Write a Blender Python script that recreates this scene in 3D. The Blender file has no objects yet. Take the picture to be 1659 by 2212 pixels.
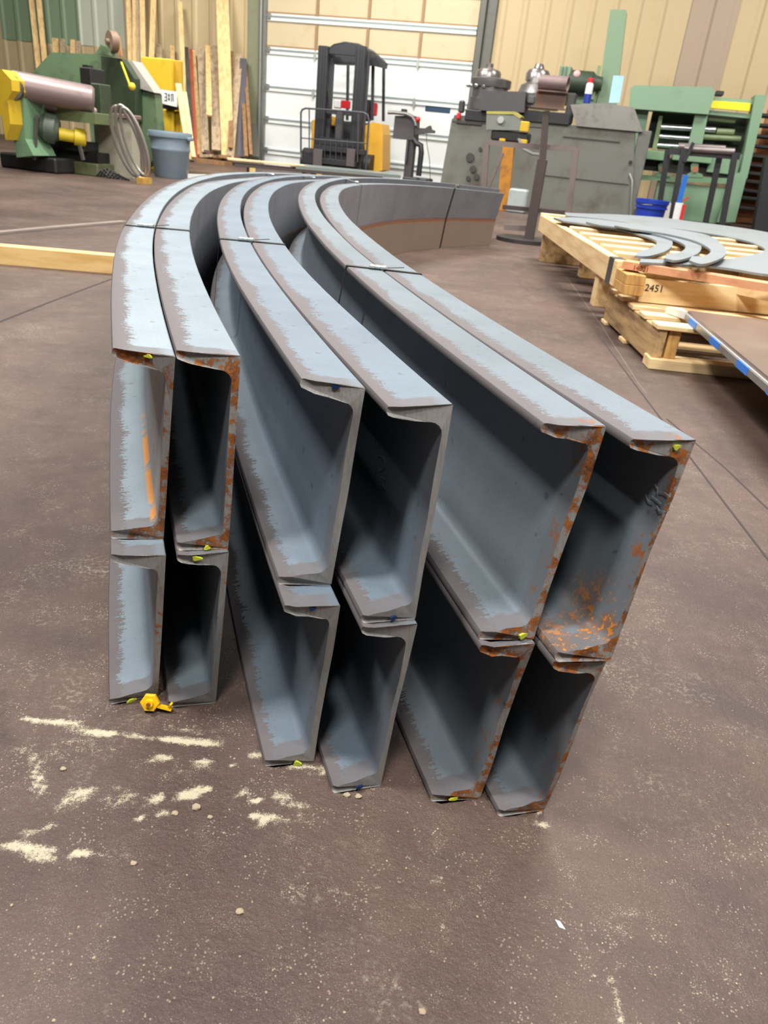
import bpy, bmesh, math, random, json
from mathutils import Vector, Matrix
PI = math.pi
sc = bpy.context.scene
COL = sc.collection
rnd = random.Random(7)
CAM = {"f": 1619.751699, "pitch": 0.458741, "roll": -0.105016, "hc": 0.754975, "b": 0.070661}
TH0, TH1, NTH = -2.06, -0.2, 63
# plan lines of the bent sections: column (0 = outermost .. 5 = innermost), height level, web or flange tip; mm
LINES = {
 (0,2,'web'): [761,-1130,560,-733,370,-345,191,33,23,403,-136,764,-285,1117,-426,1463,-560,1802,-686,2134,-805,2459,-918,2778,-1025,3091,-1125,3399,-1219,3703,-1306,4002,-1387,4297,-1465,4588,-1538,4875,-1606,5159,-1669,5439,-1728,5716,-1783,5991,-1833,6263,-1879,6532,-1920,6800,-1956,7067,-1987,7331,-2013,7595,-2033,7857,-2048,8117,-2057,8377,-2059,8635,-2056,8892,-2045,9147,-2028,9401,-2004,9654,-1973,9904,-1934,10153,-1887,10399,-1833,10643,-1772,10884,-1705,11123,-1632,11358,-1553,11591,-1468,11820,-1376,12046,-1277,12268,-1172,12486,-1075,12707,-977,12926,-883,13142,-790,13361,-690,13577,-584,13791,-472,14002,-354,14211,-229,14416,-104,14608,32,14805,574,14700,754,14845,937,14983],
 (0,2,'tip'): [682,-1284,477,-883,284,-492,102,-109,-70,266,-231,632,-382,991,-526,1341,-662,1684,-791,2020,-914,2348,-1030,2670,-1141,2986,-1244,3298,-1340,3606,-1428,3910,-1509,4211,-1587,4507,-1661,4799,-1730,5086,-1796,5370,-1857,5651,-1914,5929,-1966,6205,-2013,6479,-2055,6751,-2093,7022,-2126,7290,-2153,7558,-2174,7824,-2190,8089,-2200,8352,-2205,8615,-2202,8876,-2192,9136,-2174,9394,-2149,9651,-2116,9906,-2076,10159,-2029,10409,-1975,10658,-1913,10903,-1846,11146,-1772,11386,-1692,11622,-1606,11856,-1513,12086,-1413,12312,-1306,12534,-1208,12759,-1108,12981,-1013,13202,-917,13424,-816,13645,-708,13862,-594,14077,-473,14290,-346,14499,-219,14693,-83,14905,477,14853,647,14941,833,15082],
 (0,1,'web'): [742,-1171,539,-773,348,-385,168,-5,-2,364,-163,726,-314,1080,-456,1427,-590,1767,-717,2100,-836,2427,-949,2747,-1054,3063,-1155,3373,-1250,3677,-1340,3976,-1424,4271,-1503,4562,-1578,4850,-1647,5135,-1711,5416,-1770,5695,-1824,5971,-1873,6245,-1918,6517,-1957,6787,-1992,7055,-2021,7321,-2044,7586,-2063,7850,-2075,8112,-2082,8372,-2083,8631,-2078,8889,-2067,9145,-2050,9400,-2026,9653,-1995,9904,-1958,10154,-1915,10401,-1864,10646,-1807,10889,-1743,11129,-1671,11366,-1593,11600,-1508,11831,-1416,12058,-1317,12281,-1216,12503,-1128,12726,-1044,12950,-955,13174,-861,13395,-760,13613,-653,13829,-540,14043,-420,14253,-294,14460,-169,14653,-30,14852,543,14727,723,14873,907,15012],
 (0,1,'tip'): [663,-1325,456,-923,262,-531,79,-146,-93,230,-254,599,-407,958,-552,1309,-689,1652,-819,1989,-942,2318,-1060,2640,-1170,2958,-1274,3271,-1371,3579,-1462,3884,-1548,4184,-1628,4480,-1704,4772,-1774,5060,-1840,5346,-1901,5629,-1956,5910,-2007,6188,-2053,6464,-2093,6738,-2129,7010,-2159,7281,-2183,7550,-2202,7817,-2216,8084,-2223,8348,-2225,8612,-2220,8874,-2209,9134,-2192,9393,-2168,9651,-2138,9906,-2101,10160,-2057,10411,-2006,10661,-1948,10908,-1883,11152,-1811,11393,-1732,11631,-1646,11866,-1552,12097,-1452,12325,-1350,12550,-1261,12778,-1175,13006,-1085,13233,-989,13458,-886,13681,-777,13901,-662,14118,-540,14332,-411,14543,-283,14739,-146,14955,447,14883,616,14969,803,15111],
 (0,0,'web'): [722,-1209,518,-810,326,-421,145,-41,-25,330,-186,693,-338,1048,-481,1396,-616,1737,-743,2071,-863,2399,-975,2722,-1081,3038,-1182,3349,-1277,3655,-1367,3955,-1452,4252,-1531,4544,-1606,4832,-1676,5118,-1740,5400,-1800,5680,-1855,5957,-1905,6232,-1949,6505,-1989,6775,-2024,7044,-2053,7312,-2077,7578,-2095,7842,-2108,8105,-2115,8367,-2116,8627,-2111,8886,-2100,9143,-2083,9399,-2059,9653,-2029,9905,-1992,10155,-1948,10404,-1897,10650,-1840,10893,-1775,11134,-1704,11372,-1625,11607,-1540,11839,-1448,12067,-1348,12291,-1254,12516,-1172,12743,-1090,12969,-1001,13194,-906,13416,-804,13636,-697,13854,-583,14068,-462,14280,-335,14489,-209,14682,-70,14882,517,14749,698,14895,882,15035],
 (0,0,'tip'): [643,-1363,436,-961,240,-567,56,-182,-117,195,-279,564,-433,924,-579,1276,-716,1621,-846,1959,-969,2291,-1085,2616,-1195,2936,-1298,3250,-1396,3559,-1488,3864,-1574,4165,-1656,4461,-1732,4754,-1804,5043,-1870,5330,-1931,5614,-1987,5895,-2038,6174,-2084,6451,-2125,6726,-2161,6999,-2191,7271,-2216,7541,-2235,7810,-2248,8077,-2256,8343,-2258,8607,-2253,8870,-2242,9132,-2225,9392,-2201,9650,-2171,9907,-2134,10161,-2090,10414,-2039,10664,-1981,10912,-1916,11157,-1844,11399,-1764,11639,-1678,11874,-1584,12107,-1484,12335,-1388,12564,-1305,12794,-1221,13025,-1130,13254,-1033,13480,-930,13704,-820,13925,-704,14143,-581,14359,-452,14571,-324,14768,-186,14986,422,14905,591,14991,779,15134],
 (1,2,'web'): [1394,-1994,1179,-1604,975,-1224,783,-851,602,-487,431,-132,269,217,117,558,-28,893,-165,1220,-294,1541,-417,1857,-534,2166,-645,2471,-750,2770,-849,3065,-942,3356,-1030,3644,-1112,3929,-1188,4210,-1260,4489,-1326,4765,-1389,5038,-1446,5309,-1499,5578,-1547,5844,-1591,6109,-1631,6372,-1663,6634,-1690,6895,-1712,7155,-1731,7413,-1743,7670,-1747,7926,-1744,8181,-1735,8435,-1722,8687,-1717,8938,-1710,9188,-1697,9437,-1680,9686,-1657,9934,-1628,10181,-1593,10427,-1551,10672,-1503,10916,-1449,11159,-1387,11400,-1318,11639,-1243,11877,-1160,12112,-1069,12346,-971,12576,-876,12788,-787,12986,-694,13213,-593,13438,-485,13661,-370,13881,-248,14099,-118,14313,19,14525,164,14733],
 (1,2,'tip'): [1321,-2151,1101,-1758,894,-1373,699,-997,514,-629,340,-269,175,83,18,428,-130,766,-270,1097,-403,1422,-530,1740,-650,2054,-764,2361,-872,2664,-976,2962,-1073,3256,-1166,3547,-1252,3834,-1333,4119,-1407,4402,-1477,4682,-1543,4959,-1605,5234,-1663,5506,-1715,5777,-1763,6046,-1811,6312,-1857,6576,-1893,6841,-1916,7106,-1927,7372,-1925,7638,-1913,7902,-1900,8163,-1887,8422,-1870,8679,-1862,8934,-1852,9189,-1840,9442,-1822,9695,-1799,9948,-1769,10199,-1733,10449,-1691,10698,-1642,10947,-1587,11193,-1524,11439,-1454,11683,-1377,11924,-1293,12164,-1201,12401,-1101,12635,-1004,12851,-914,13053,-818,13284,-715,13513,-605,13739,-487,13963,-363,14184,-231,14402,-91,14617,56,14828],
 (1,1,'web'): [1384,-2015,1167,-1627,962,-1248,768,-877,586,-513,414,-157,251,190,96,530,-51,864,-189,1191,-320,1513,-444,1829,-561,2140,-671,2446,-776,2748,-874,3045,-967,3338,-1055,3626,-1138,3911,-1216,4193,-1289,4472,-1356,4749,-1419,5022,-1477,5294,-1531,5563,-1580,5831,-1623,6097,-1661,6362,-1694,6625,-1721,6887,-1743,7147,-1759,7407,-1769,7665,-1773,7922,-1771,8178,-1765,8432,-1769,8685,-1767,8937,-1760,9189,-1748,9440,-1730,9690,-1707,9939,-1677,10187,-1641,10435,-1599,10681,-1550,10926,-1495,11170,-1433,11413,-1363,11653,-1287,11892,-1203,12129,-1113,12363,-1030,12565,-948,12787,-860,13018,-765,13247,-663,13474,-554,13698,-438,13921,-314,14141,-183,14357,-45,14571,101,14781],
 (1,1,'tip'): [1311,-2172,1089,-1781,881,-1398,684,-1022,498,-655,323,-294,157,59,1,406,-146,746,-286,1079,-418,1405,-544,1725,-664,2040,-777,2349,-885,2653,-988,2952,-1086,3247,-1176,3539,-1262,3828,-1341,4114,-1415,4397,-1485,4678,-1549,4956,-1609,5232,-1664,5505,-1714,5777,-1758,6047,-1798,6316,-1831,6583,-1860,6849,-1882,7114,-1899,7378,-1910,7641,-1914,7902,-1912,8162,-1907,8421,-1911,8678,-1909,8934,-1903,9190,-1890,9445,-1872,9699,-1848,9953,-1818,10205,-1782,10457,-1739,10708,-1689,10957,-1633,11205,-1569,11452,-1499,11697,-1421,11939,-1337,12180,-1244,12419,-1160,12625,-1076,12850,-986,13084,-889,13317,-785,13548,-674,13777,-555,14003,-429,14226,-296,14446,-155,14663,-6,14876],
 (1,0,'web'): [1362,-2063,1144,-1673,939,-1291,745,-917,562,-552,389,-194,226,156,71,497,-76,832,-215,1161,-347,1484,-471,1801,-589,2113,-700,2420,-805,2722,-905,3020,-999,3313,-1088,3602,-1172,3888,-1252,4171,-1326,4450,-1395,4727,-1459,5002,-1519,5274,-1573,5545,-1622,5814,-1666,6081,-1704,6347,-1737,6612,-1765,6875,-1787,7137,-1803,7398,-1813,7657,-1817,7916,-1815,8173,-1807,8429,-1803,8683,-1802,8936,-1795,9189,-1783,9441,-1765,9692,-1741,9942,-1711,10192,-1675,10440,-1633,10687,-1584,10934,-1528,11179,-1466,11422,-1396,11664,-1320,11904,-1236,12141,-1153,12362,-1075,12574,-993,12808,-904,13040,-808,13271,-706,13499,-596,13725,-479,13949,-355,14170,-223,14388,-84,14602,63,14813],
 (1,0,'tip'): [1288,-2220,1067,-1826,858,-1440,660,-1062,474,-693,298,-331,132,23,-25,371,-174,712,-314,1046,-448,1373,-574,1694,-695,2010,-809,2320,-918,2625,-1021,2925,-1118,3222,-1209,3515,-1296,3805,-1377,4092,-1453,4375,-1523,4657,-1589,4936,-1650,5212,-1706,5487,-1756,5760,-1801,6032,-1841,6302,-1875,6570,-1903,6838,-1926,7104,-1943,7369,-1954,7633,-1959,7896,-1957,8157,-1949,8417,-1945,8675,-1944,8933,-1937,9190,-1925,9446,-1907,9701,-1883,9956,-1852,10210,-1816,10462,-1773,10714,-1723,10964,-1666,11214,-1603,11461,-1532,11707,-1454,11951,-1369,12193,-1284,12417,-1204,12634,-1121,12871,-1030,13107,-933,13342,-828,13574,-716,13803,-597,14031,-470,14255,-336,14477,-194,14695,-44,14909],
 (2,2,'web'): [844,-552,658,-147,484,246,319,630,165,1004,21,1371,-114,1731,-241,2083,-360,2427,-472,2765,-578,3096,-676,3420,-767,3738,-852,4050,-933,4357,-1010,4659,-1081,4957,-1147,5250,-1208,5540,-1265,5826,-1317,6108,-1364,6388,-1407,6665,-1445,6939,-1478,7211,-1507,7481,-1530,7749,-1547,8015,-1559,8280,-1566,8543,-1566,8804,-1561,9063,-1550,9321,-1534,9577,-1512,9832,-1483,10084,-1449,10335,-1409,10583,-1362,10829,-1309,11073,-1248,11315,-1181,11554,-1107,11790,-1027,12022,-939,12252,-844,12477,-743,12699,-644,12920,-552,13144,-453,13364,-349,13581,-237,13795,-119,14006,5,14213,136,14416,273,14615,417,14810,567,15000,724,15186,1135,15125,1317,15269,1502,15406,1691,15537],
 (2,2,'tip'): [758,-702,570,-293,393,107,228,498,74,880,-73,1252,-211,1615,-341,1970,-465,2316,-584,2654,-693,2987,-794,3315,-887,3638,-973,3955,-1056,4267,-1134,4573,-1206,4875,-1274,5173,-1337,5467,-1395,5757,-1448,6044,-1497,6328,-1541,6609,-1580,6887,-1616,7163,-1647,7437,-1672,7709,-1691,7979,-1702,8249,-1706,8516,-1705,8782,-1700,9046,-1690,9308,-1674,9568,-1653,9827,-1626,10083,-1592,10338,-1551,10591,-1504,10841,-1450,11090,-1389,11335,-1321,11578,-1247,11818,-1165,12055,-1076,12289,-981,12519,-878,12745,-778,12970,-684,13197,-584,13421,-477,13643,-364,13860,-244,14075,-118,14286,15,14493,155,14695,301,14894,454,15087,609,15293,1035,15273,1211,15366,1399,15507,1591,15640],
 (2,1,'web'): [814,-603,627,-198,451,196,286,582,132,959,-13,1328,-149,1689,-276,2042,-396,2388,-507,2728,-611,3061,-710,3387,-803,3707,-890,4020,-972,4328,-1049,4632,-1122,4930,-1189,5225,-1251,5515,-1308,5803,-1361,6087,-1408,6368,-1451,6646,-1489,6922,-1522,7196,-1550,7467,-1573,7737,-1591,8004,-1604,8270,-1611,8534,-1613,8797,-1609,9057,-1599,9317,-1583,9574,-1561,9830,-1533,10084,-1499,10336,-1458,10586,-1410,10833,-1356,11079,-1296,11322,-1228,11562,-1154,11799,-1073,12033,-985,12264,-890,12491,-804,12720,-718,12948,-625,13174,-525,13396,-419,13616,-307,13832,-188,14045,-62,14254,70,14459,209,14660,354,14857,505,15049,663,15237,1099,15157,1282,15302,1468,15440,1658,15571],
 (2,1,'tip'): [729,-754,540,-343,363,60,197,453,40,835,-107,1209,-246,1573,-376,1930,-499,2279,-614,2621,-723,2956,-825,3285,-921,3608,-1011,3926,-1095,4238,-1174,4546,-1248,4848,-1316,5147,-1380,5442,-1439,5734,-1493,6022,-1542,6307,-1586,6590,-1625,6870,-1659,7148,-1688,7424,-1712,7697,-1731,7969,-1744,8239,-1752,8508,-1754,8774,-1750,9039,-1741,9303,-1725,9565,-1704,9825,-1676,10083,-1641,10339,-1600,10593,-1552,10846,-1498,11095,-1436,11342,-1368,11587,-1293,11828,-1211,12066,-1122,12301,-1026,12532,-939,12765,-851,12998,-757,13227,-656,13453,-548,13677,-434,13897,-313,14114,-185,14326,-51,14535,90,14740,238,14941,392,15136,548,15348,1002,15308,1176,15399,1365,15540,1558,15674],
 (2,0,'web'): [793,-641,605,-235,428,161,262,547,107,925,-39,1295,-175,1658,-303,2012,-423,2360,-535,2701,-640,3035,-739,3361,-833,3682,-921,3996,-1003,4306,-1081,4610,-1153,4910,-1220,5205,-1283,5497,-1340,5786,-1393,6071,-1441,6353,-1484,6632,-1522,6909,-1555,7184,-1584,7456,-1607,7727,-1625,7996,-1638,8262,-1645,8528,-1647,8791,-1643,9053,-1634,9313,-1618,9572,-1596,9829,-1568,10084,-1533,10337,-1493,10588,-1445,10836,-1391,11083,-1330,11327,-1262,11568,-1188,11806,-1106,12041,-1018,12273,-932,12504,-852,12736,-764,12966,-671,13192,-571,13416,-464,13637,-351,13855,-231,14069,-105,14279,28,14486,168,14688,314,14887,466,15080,625,15269,781,15442,1256,15325,1443,15464,1633,15596],
 (2,0,'tip'): [708,-792,517,-380,339,22,171,416,14,800,-134,1174,-273,1540,-404,1898,-527,2249,-643,2592,-753,2928,-855,3258,-951,3583,-1041,3902,-1126,4215,-1205,4524,-1279,4828,-1348,5128,-1412,5424,-1471,5717,-1525,6006,-1574,6293,-1619,6576,-1658,6857,-1692,7136,-1722,7413,-1746,7688,-1765,7961,-1778,8232,-1786,8501,-1789,8769,-1785,9035,-1776,9300,-1760,9562,-1738,9824,-1710,10083,-1676,10340,-1635,10595,-1587,10848,-1532,11099,-1471,11347,-1402,11593,-1327,11835,-1245,12074,-1155,12310,-1068,12545,-986,12782,-898,13015,-803,13246,-701,13474,-593,13698,-478,13920,-356,14138,-228,14352,-93,14562,49,14768,198,14970,353,15167,514,15359,669,15548,1165,15483,1340,15565,1534,15700],
 (3,2,'web'): [1484,-1518,1284,-1120,1095,-732,918,-353,751,18,595,382,448,738,309,1084,177,1423,51,1754,-67,2078,-180,2396,-287,2708,-387,3015,-480,3319,-566,3619,-646,3915,-722,4206,-793,4494,-859,4778,-920,5059,-976,5337,-1028,5612,-1077,5884,-1121,6153,-1162,6421,-1199,6686,-1232,6949,-1259,7212,-1280,7473,-1297,7733,-1311,7991,-1319,8249,-1319,8505,-1309,8761,-1292,9016,-1267,9268,-1235,9519,-1195,9768,-1147,10015,-1125,10262,-1097,10508,-1064,10754,-1024,10998,-979,11241,-928,11483,-871,11724,-808,11963,-739,12201,-663,12437,-581,12672,-491,12905,-394,13136,-290,13364,-179,13589,-60,13812,67,14031,201,14246,343,14457,493,14664,650,14866,815,15063,987,15255],
 (3,2,'tip'): [1404,-1672,1200,-1270,1008,-878,827,-495,657,-121,496,245,344,603,200,952,64,1294,-65,1629,-187,1957,-302,2279,-411,2596,-513,2908,-609,3216,-699,3519,-784,3818,-863,4113,-936,4405,-1005,4694,-1068,4979,-1127,5261,-1181,5541,-1231,5818,-1278,6092,-1321,6364,-1360,6633,-1394,6902,-1424,7169,-1451,7434,-1477,7698,-1493,7961,-1499,8224,-1493,8487,-1475,8749,-1447,9009,-1415,9266,-1380,9522,-1338,9775,-1289,10026,-1266,10277,-1238,10528,-1204,10777,-1164,11026,-1118,11273,-1066,11519,-1008,11764,-943,12007,-873,12249,-796,12489,-712,12728,-620,12965,-522,13200,-416,13432,-302,13661,-181,13887,-52,14110,85,14329,229,14544,381,14754,541,14959,709,15160,884,15354],
 (3,1,'web'): [1463,-1558,1261,-1161,1071,-772,892,-393,723,-23,563,337,412,691,271,1038,138,1378,13,1712,-106,2040,-216,2361,-320,2678,-418,2989,-510,3294,-599,3594,-681,3890,-759,4182,-831,4470,-899,4755,-962,5036,-1020,5315,-1073,5591,-1121,5865,-1165,6136,-1203,6406,-1237,6674,-1265,6940,-1288,7204,-1305,7467,-1317,7729,-1323,7989,-1323,8248,-1317,8506,-1305,8761,-1287,9016,-1263,9268,-1243,9520,-1232,9770,-1215,10020,-1194,10268,-1167,10516,-1135,10764,-1096,11010,-1052,11255,-1002,11499,-946,11742,-883,11984,-814,12225,-737,12463,-654,12700,-564,12935,-466,13168,-361,13399,-248,13626,-128,13851,0,14072,136,14289,279,14503,430,14711,589,14915,755,15114,929,15308],
 (3,1,'tip'): [1383,-1712,1178,-1311,984,-918,802,-534,632,-157,472,212,320,572,175,924,40,1268,-88,1605,-208,1936,-321,2261,-429,2579,-533,2892,-629,3200,-719,3504,-804,3803,-884,4099,-958,4392,-1027,4681,-1091,4966,-1151,5249,-1205,5529,-1255,5807,-1300,6083,-1340,6357,-1374,6629,-1403,6899,-1427,7168,-1445,7436,-1457,7701,-1464,7966,-1465,8229,-1459,8491,-1448,8751,-1430,9009,-1405,9266,-1385,9522,-1374,9776,-1357,10030,-1335,10283,-1308,10536,-1275,10787,-1236,11037,-1191,11287,-1140,11535,-1083,11782,-1019,12028,-948,12273,-870,12516,-785,12757,-693,12996,-593,13232,-486,13467,-372,13698,-249,13926,-119,14151,19,14372,165,14589,318,14801,479,15009,648,15211,825,15407],
 (3,0,'web'): [1438,-1607,1235,-1208,1044,-818,864,-437,694,-65,533,297,382,652,240,1000,106,1342,-20,1677,-139,2005,-251,2328,-355,2646,-454,2958,-548,3265,-637,3566,-720,3863,-799,4155,-873,4444,-941,4730,-1005,5013,-1064,5293,-1118,5570,-1166,5845,-1210,6118,-1249,6389,-1283,6659,-1311,6926,-1335,7192,-1352,7457,-1364,7720,-1370,7982,-1371,8242,-1365,8501,-1353,8758,-1335,9014,-1310,9268,-1293,9520,-1281,9772,-1265,10023,-1243,10274,-1216,10523,-1184,10772,-1145,11019,-1101,11266,-1051,11512,-994,11756,-931,11999,-861,12241,-784,12481,-700,12720,-609,12956,-511,13190,-405,13422,-292,13651,-171,13876,-42,14099,94,14317,239,14532,391,14742,550,14947,717,15147,892,15341],
 (3,0,'tip'): [1358,-1761,1151,-1358,957,-964,774,-579,602,-201,441,169,289,531,145,885,8,1230,-120,1569,-241,1901,-357,2227,-466,2546,-569,2860,-666,3170,-758,3475,-843,3776,-923,4073,-999,4366,-1069,4656,-1134,4943,-1195,5227,-1250,5509,-1300,5788,-1345,6065,-1385,6341,-1420,6614,-1450,6886,-1474,7156,-1492,7425,-1505,7692,-1512,7958,-1512,8223,-1507,8486,-1495,8747,-1477,9007,-1453,9266,-1435,9523,-1424,9779,-1407,10034,-1385,10289,-1357,10542,-1324,10795,-1285,11047,-1240,11298,-1188,11548,-1131,11796,-1066,12044,-995,12289,-916,12534,-831,12776,-738,13016,-638,13254,-531,13490,-415,13722,-292,13952,-161,14178,-22,14400,124,14618,279,14832,441,15040,611,15243,788,15441],
 (4,2,'web'): [881,376,718,789,566,1192,425,1585,294,1970,172,2345,58,2712,-48,3070,-150,3419,-245,3761,-330,4096,-407,4426,-481,4748,-550,5065,-614,5376,-672,5681,-727,5982,-776,6279,-821,6571,-862,6860,-898,7144,-930,7426,-958,7705,-981,7981,-999,8254,-1012,8525,-1021,8794,-1024,9061,-1022,9326,-1014,9589,-1001,9850,-982,10109,-957,10366,-925,10621,-888,10874,-843,11124,-793,11372,-737,11618,-674,11861,-606,12102,-532,12339,-451,12574,-363,12805,-269,13033,-168,13257,-61,13477,52,13692,173,13904,299,14110,432,14312,571,14508,716,14699,867,14884,1023,15064,1185,15237,1352,15404,1524,15565,1701,15719,1882,15866,2067,16007,2256,16140,2449,16266,2645,16386],
 (4,2,'tip'): [790,235,625,654,470,1061,325,1457,190,1844,63,2221,-56,2590,-165,2953,-267,3308,-362,3656,-450,3996,-529,4329,-606,4655,-677,4976,-741,5292,-800,5603,-856,5909,-907,6209,-954,6506,-996,6798,-1034,7087,-1067,7373,-1096,7656,-1120,7936,-1139,8214,-1153,8489,-1163,8763,-1167,9034,-1166,9303,-1158,9570,-1145,9835,-1126,10099,-1100,10360,-1068,10619,-1030,10877,-986,11132,-935,11384,-878,11634,-815,11881,-746,12126,-671,12368,-589,12606,-501,12842,-405,13074,-303,13302,-195,13526,-80,13745,42,13961,171,14171,305,14377,446,14577,593,14771,746,14960,905,15144,1069,15321,1238,15491,1413,15655,1592,15813,1776,15963,1964,16107,2156,16243,2352,16373,2551,16495],
 (4,1,'web'): [818,279,653,694,499,1101,357,1498,224,1885,101,2265,-12,2636,-116,3001,-218,3356,-311,3701,-397,4040,-477,4371,-550,4697,-621,5015,-686,5329,-745,5637,-800,5940,-850,6239,-896,6534,-937,6825,-973,7113,-1005,7397,-1032,7679,-1054,7957,-1071,8233,-1084,8507,-1092,8778,-1095,9047,-1092,9314,-1084,9580,-1071,9843,-1052,10104,-1027,10363,-997,10620,-960,10875,-918,11128,-869,11379,-814,11627,-752,11872,-684,12115,-609,12355,-528,12592,-440,12826,-345,13056,-244,13282,-136,13504,-21,13722,100,13935,227,14144,361,14348,501,14546,647,14739,799,14927,957,15108,1120,15284,1289,15453,1462,15615,1640,15771,1823,15920,2010,16063,2201,16198,2395,16326,2593,16446],
 (4,1,'tip'): [736,152,561,571,404,981,259,1382,124,1773,-2,2155,-117,2528,-224,2893,-332,3247,-429,3596,-518,3939,-599,4275,-675,4605,-746,4928,-813,5246,-875,5558,-931,5866,-982,6169,-1029,6469,-1071,6764,-1109,7056,-1141,7345,-1169,7630,-1192,7913,-1211,8194,-1224,8471,-1233,8747,-1236,9020,-1234,9292,-1226,9561,-1213,9829,-1195,10094,-1170,10357,-1140,10619,-1103,10878,-1060,11135,-1011,11390,-955,11643,-893,11892,-824,12140,-749,12384,-666,12625,-577,12862,-481,13096,-379,13327,-269,13553,-153,13775,-31,13992,99,14205,234,14413,376,14615,525,14812,679,15003,839,15188,1004,15367,1175,15539,1351,15705,1532,15865,1717,16017,1907,16163,2101,16301,2298,16432,2499,16555],
 (4,0,'web'): [786,229,619,645,464,1053,321,1451,187,1841,63,2222,-51,2595,-157,2960,-256,3316,-350,3664,-438,4004,-519,4337,-595,4663,-666,4984,-731,5299,-791,5609,-846,5914,-897,6215,-943,6511,-984,6804,-1021,7093,-1053,7379,-1080,7662,-1103,7942,-1121,8219,-1134,8494,-1142,8767,-1144,9038,-1142,9307,-1134,9573,-1121,9838,-1102,10100,-1078,10361,-1047,10620,-1011,10876,-968,11131,-919,11383,-864,11632,-802,11879,-733,12124,-658,12365,-577,12604,-488,12839,-393,13070,-291,13298,-183,13521,-68,13741,54,13955,182,14166,317,14371,457,14571,604,14765,757,14954,915,15136,1079,15313,1249,15483,1423,15647,1602,15804,1786,15954,1974,16098,2165,16234,2361,16363,2560,16485],
 (4,0,'tip'): [699,94,529,517,371,929,224,1332,88,1725,-39,2109,-155,2484,-267,2850,-371,3208,-468,3558,-558,3903,-642,4240,-719,4571,-792,4896,-858,5216,-920,5530,-977,5840,-1029,6145,-1076,6445,-1119,6742,-1156,7036,-1189,7326,-1218,7613,-1241,7898,-1260,8180,-1274,8459,-1282,8736,-1286,9011,-1284,9284,-1277,9555,-1264,9824,-1245,10091,-1220,10356,-1190,10618,-1153,10879,-1110,11138,-1061,11394,-1005,11648,-943,11900,-874,12148,-798,12394,-715,12636,-626,12875,-529,13111,-426,13343,-316,13570,-200,13794,-77,14012,53,14226,190,14435,332,14639,481,14837,636,15030,797,15216,963,15396,1135,15570,1312,15737,1494,15898,1680,16051,1871,16198,2066,16337,2264,16469,2466,16594],
 (5,2,'web'): [1721,-1155,1535,-751,1359,-357,1195,28,1042,404,897,772,761,1130,633,1481,513,1824,399,2160,293,2489,192,2812,98,3129,10,3440,-73,3747,-148,4049,-219,4347,-286,4640,-349,4929,-408,5213,-461,5495,-509,5775,-552,6051,-592,6325,-628,6596,-661,6865,-689,7131,-713,7396,-733,7659,-750,7921,-760,8181,-764,8441,-760,8699,-750,8956,-732,9212,-708,9466,-676,9718,-637,9969,-588,10217,-530,10462,-462,10704,-385,10942,-301,11177,-213,11409,-121,11637,-25,11863,76,12085,183,12303,297,12517,417,12726,544,12931,677,13130,816,13325,961,13513,1112,13696,1268,13873,1430,14044,1597,14209,1769,14367,1945,14519,2125,14663,2310,14801,2498,14932],
 (5,2,'tip'): [1636,-1306,1446,-898,1268,-499,1101,-110,945,272,797,643,657,1005,524,1358,399,1703,281,2041,171,2374,69,2702,-27,3023,-120,3337,-208,3646,-289,3951,-362,4254,-429,4553,-490,4848,-548,5139,-602,5426,-652,5709,-698,5990,-741,6267,-781,6542,-815,6815,-845,7086,-871,7356,-892,7624,-907,7890,-919,8155,-930,8419,-935,8681,-929,8944,-910,9205,-879,9464,-836,9721,-786,9976,-732,10228,-672,10478,-603,10724,-525,10966,-440,11205,-351,11441,-259,11674,-162,11904,-59,12130,49,12352,165,12570,286,12783,415,12992,550,13195,691,13393,838,13586,991,13772,1149,13953,1314,14127,1483,14296,1657,14457,1836,14612,2020,14760,2207,14901,2398,15035],
 (5,1,'web'): [1663,-1258,1474,-852,1295,-457,1126,-73,966,302,817,670,678,1031,548,1385,426,1732,312,2072,206,2407,109,2737,17,3060,-71,3376,-155,3685,-233,3990,-307,4290,-375,4586,-438,4878,-497,5166,-551,5451,-600,5733,-644,6013,-684,6289,-718,6564,-748,6837,-772,7107,-792,7376,-806,7643,-814,7908,-817,8172,-814,8434,-806,8694,-791,8953,-770,9210,-743,9466,-710,9719,-670,9970,-623,10219,-570,10466,-510,10711,-444,10952,-370,11191,-290,11427,-202,11659,-108,11888,-7,12112,101,12333,215,12550,336,12761,464,12968,598,13170,739,13367,885,13558,1037,13743,1195,13923,1358,14096,1527,14262,1700,14423,1878,14576,2060,14723,2246,14863,2437,14996],
 (5,1,'tip'): [1578,-1409,1385,-999,1205,-597,1037,-202,874,183,721,558,578,925,446,1283,322,1633,206,1977,98,2313,0,2642,-98,2963,-191,3281,-277,3594,-357,3903,-432,4208,-502,4508,-567,4804,-627,5096,-683,5386,-733,5672,-779,5956,-819,6237,-855,6516,-886,6793,-911,7067,-931,7340,-946,7612,-955,7881,-958,8149,-956,8415,-948,8680,-933,8943,-913,9205,-886,9464,-852,9722,-812,9977,-765,10231,-712,10482,-651,10731,-584,10976,-510,11219,-428,11459,-340,11696,-244,11928,-142,12157,-33,12382,83,12602,206,12818,335,13029,471,13235,613,13435,762,13630,916,13819,1076,14002,1242,14179,1413,14349,1589,14513,1769,14670,1954,14820,2143,14963,2337,15099],
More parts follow.
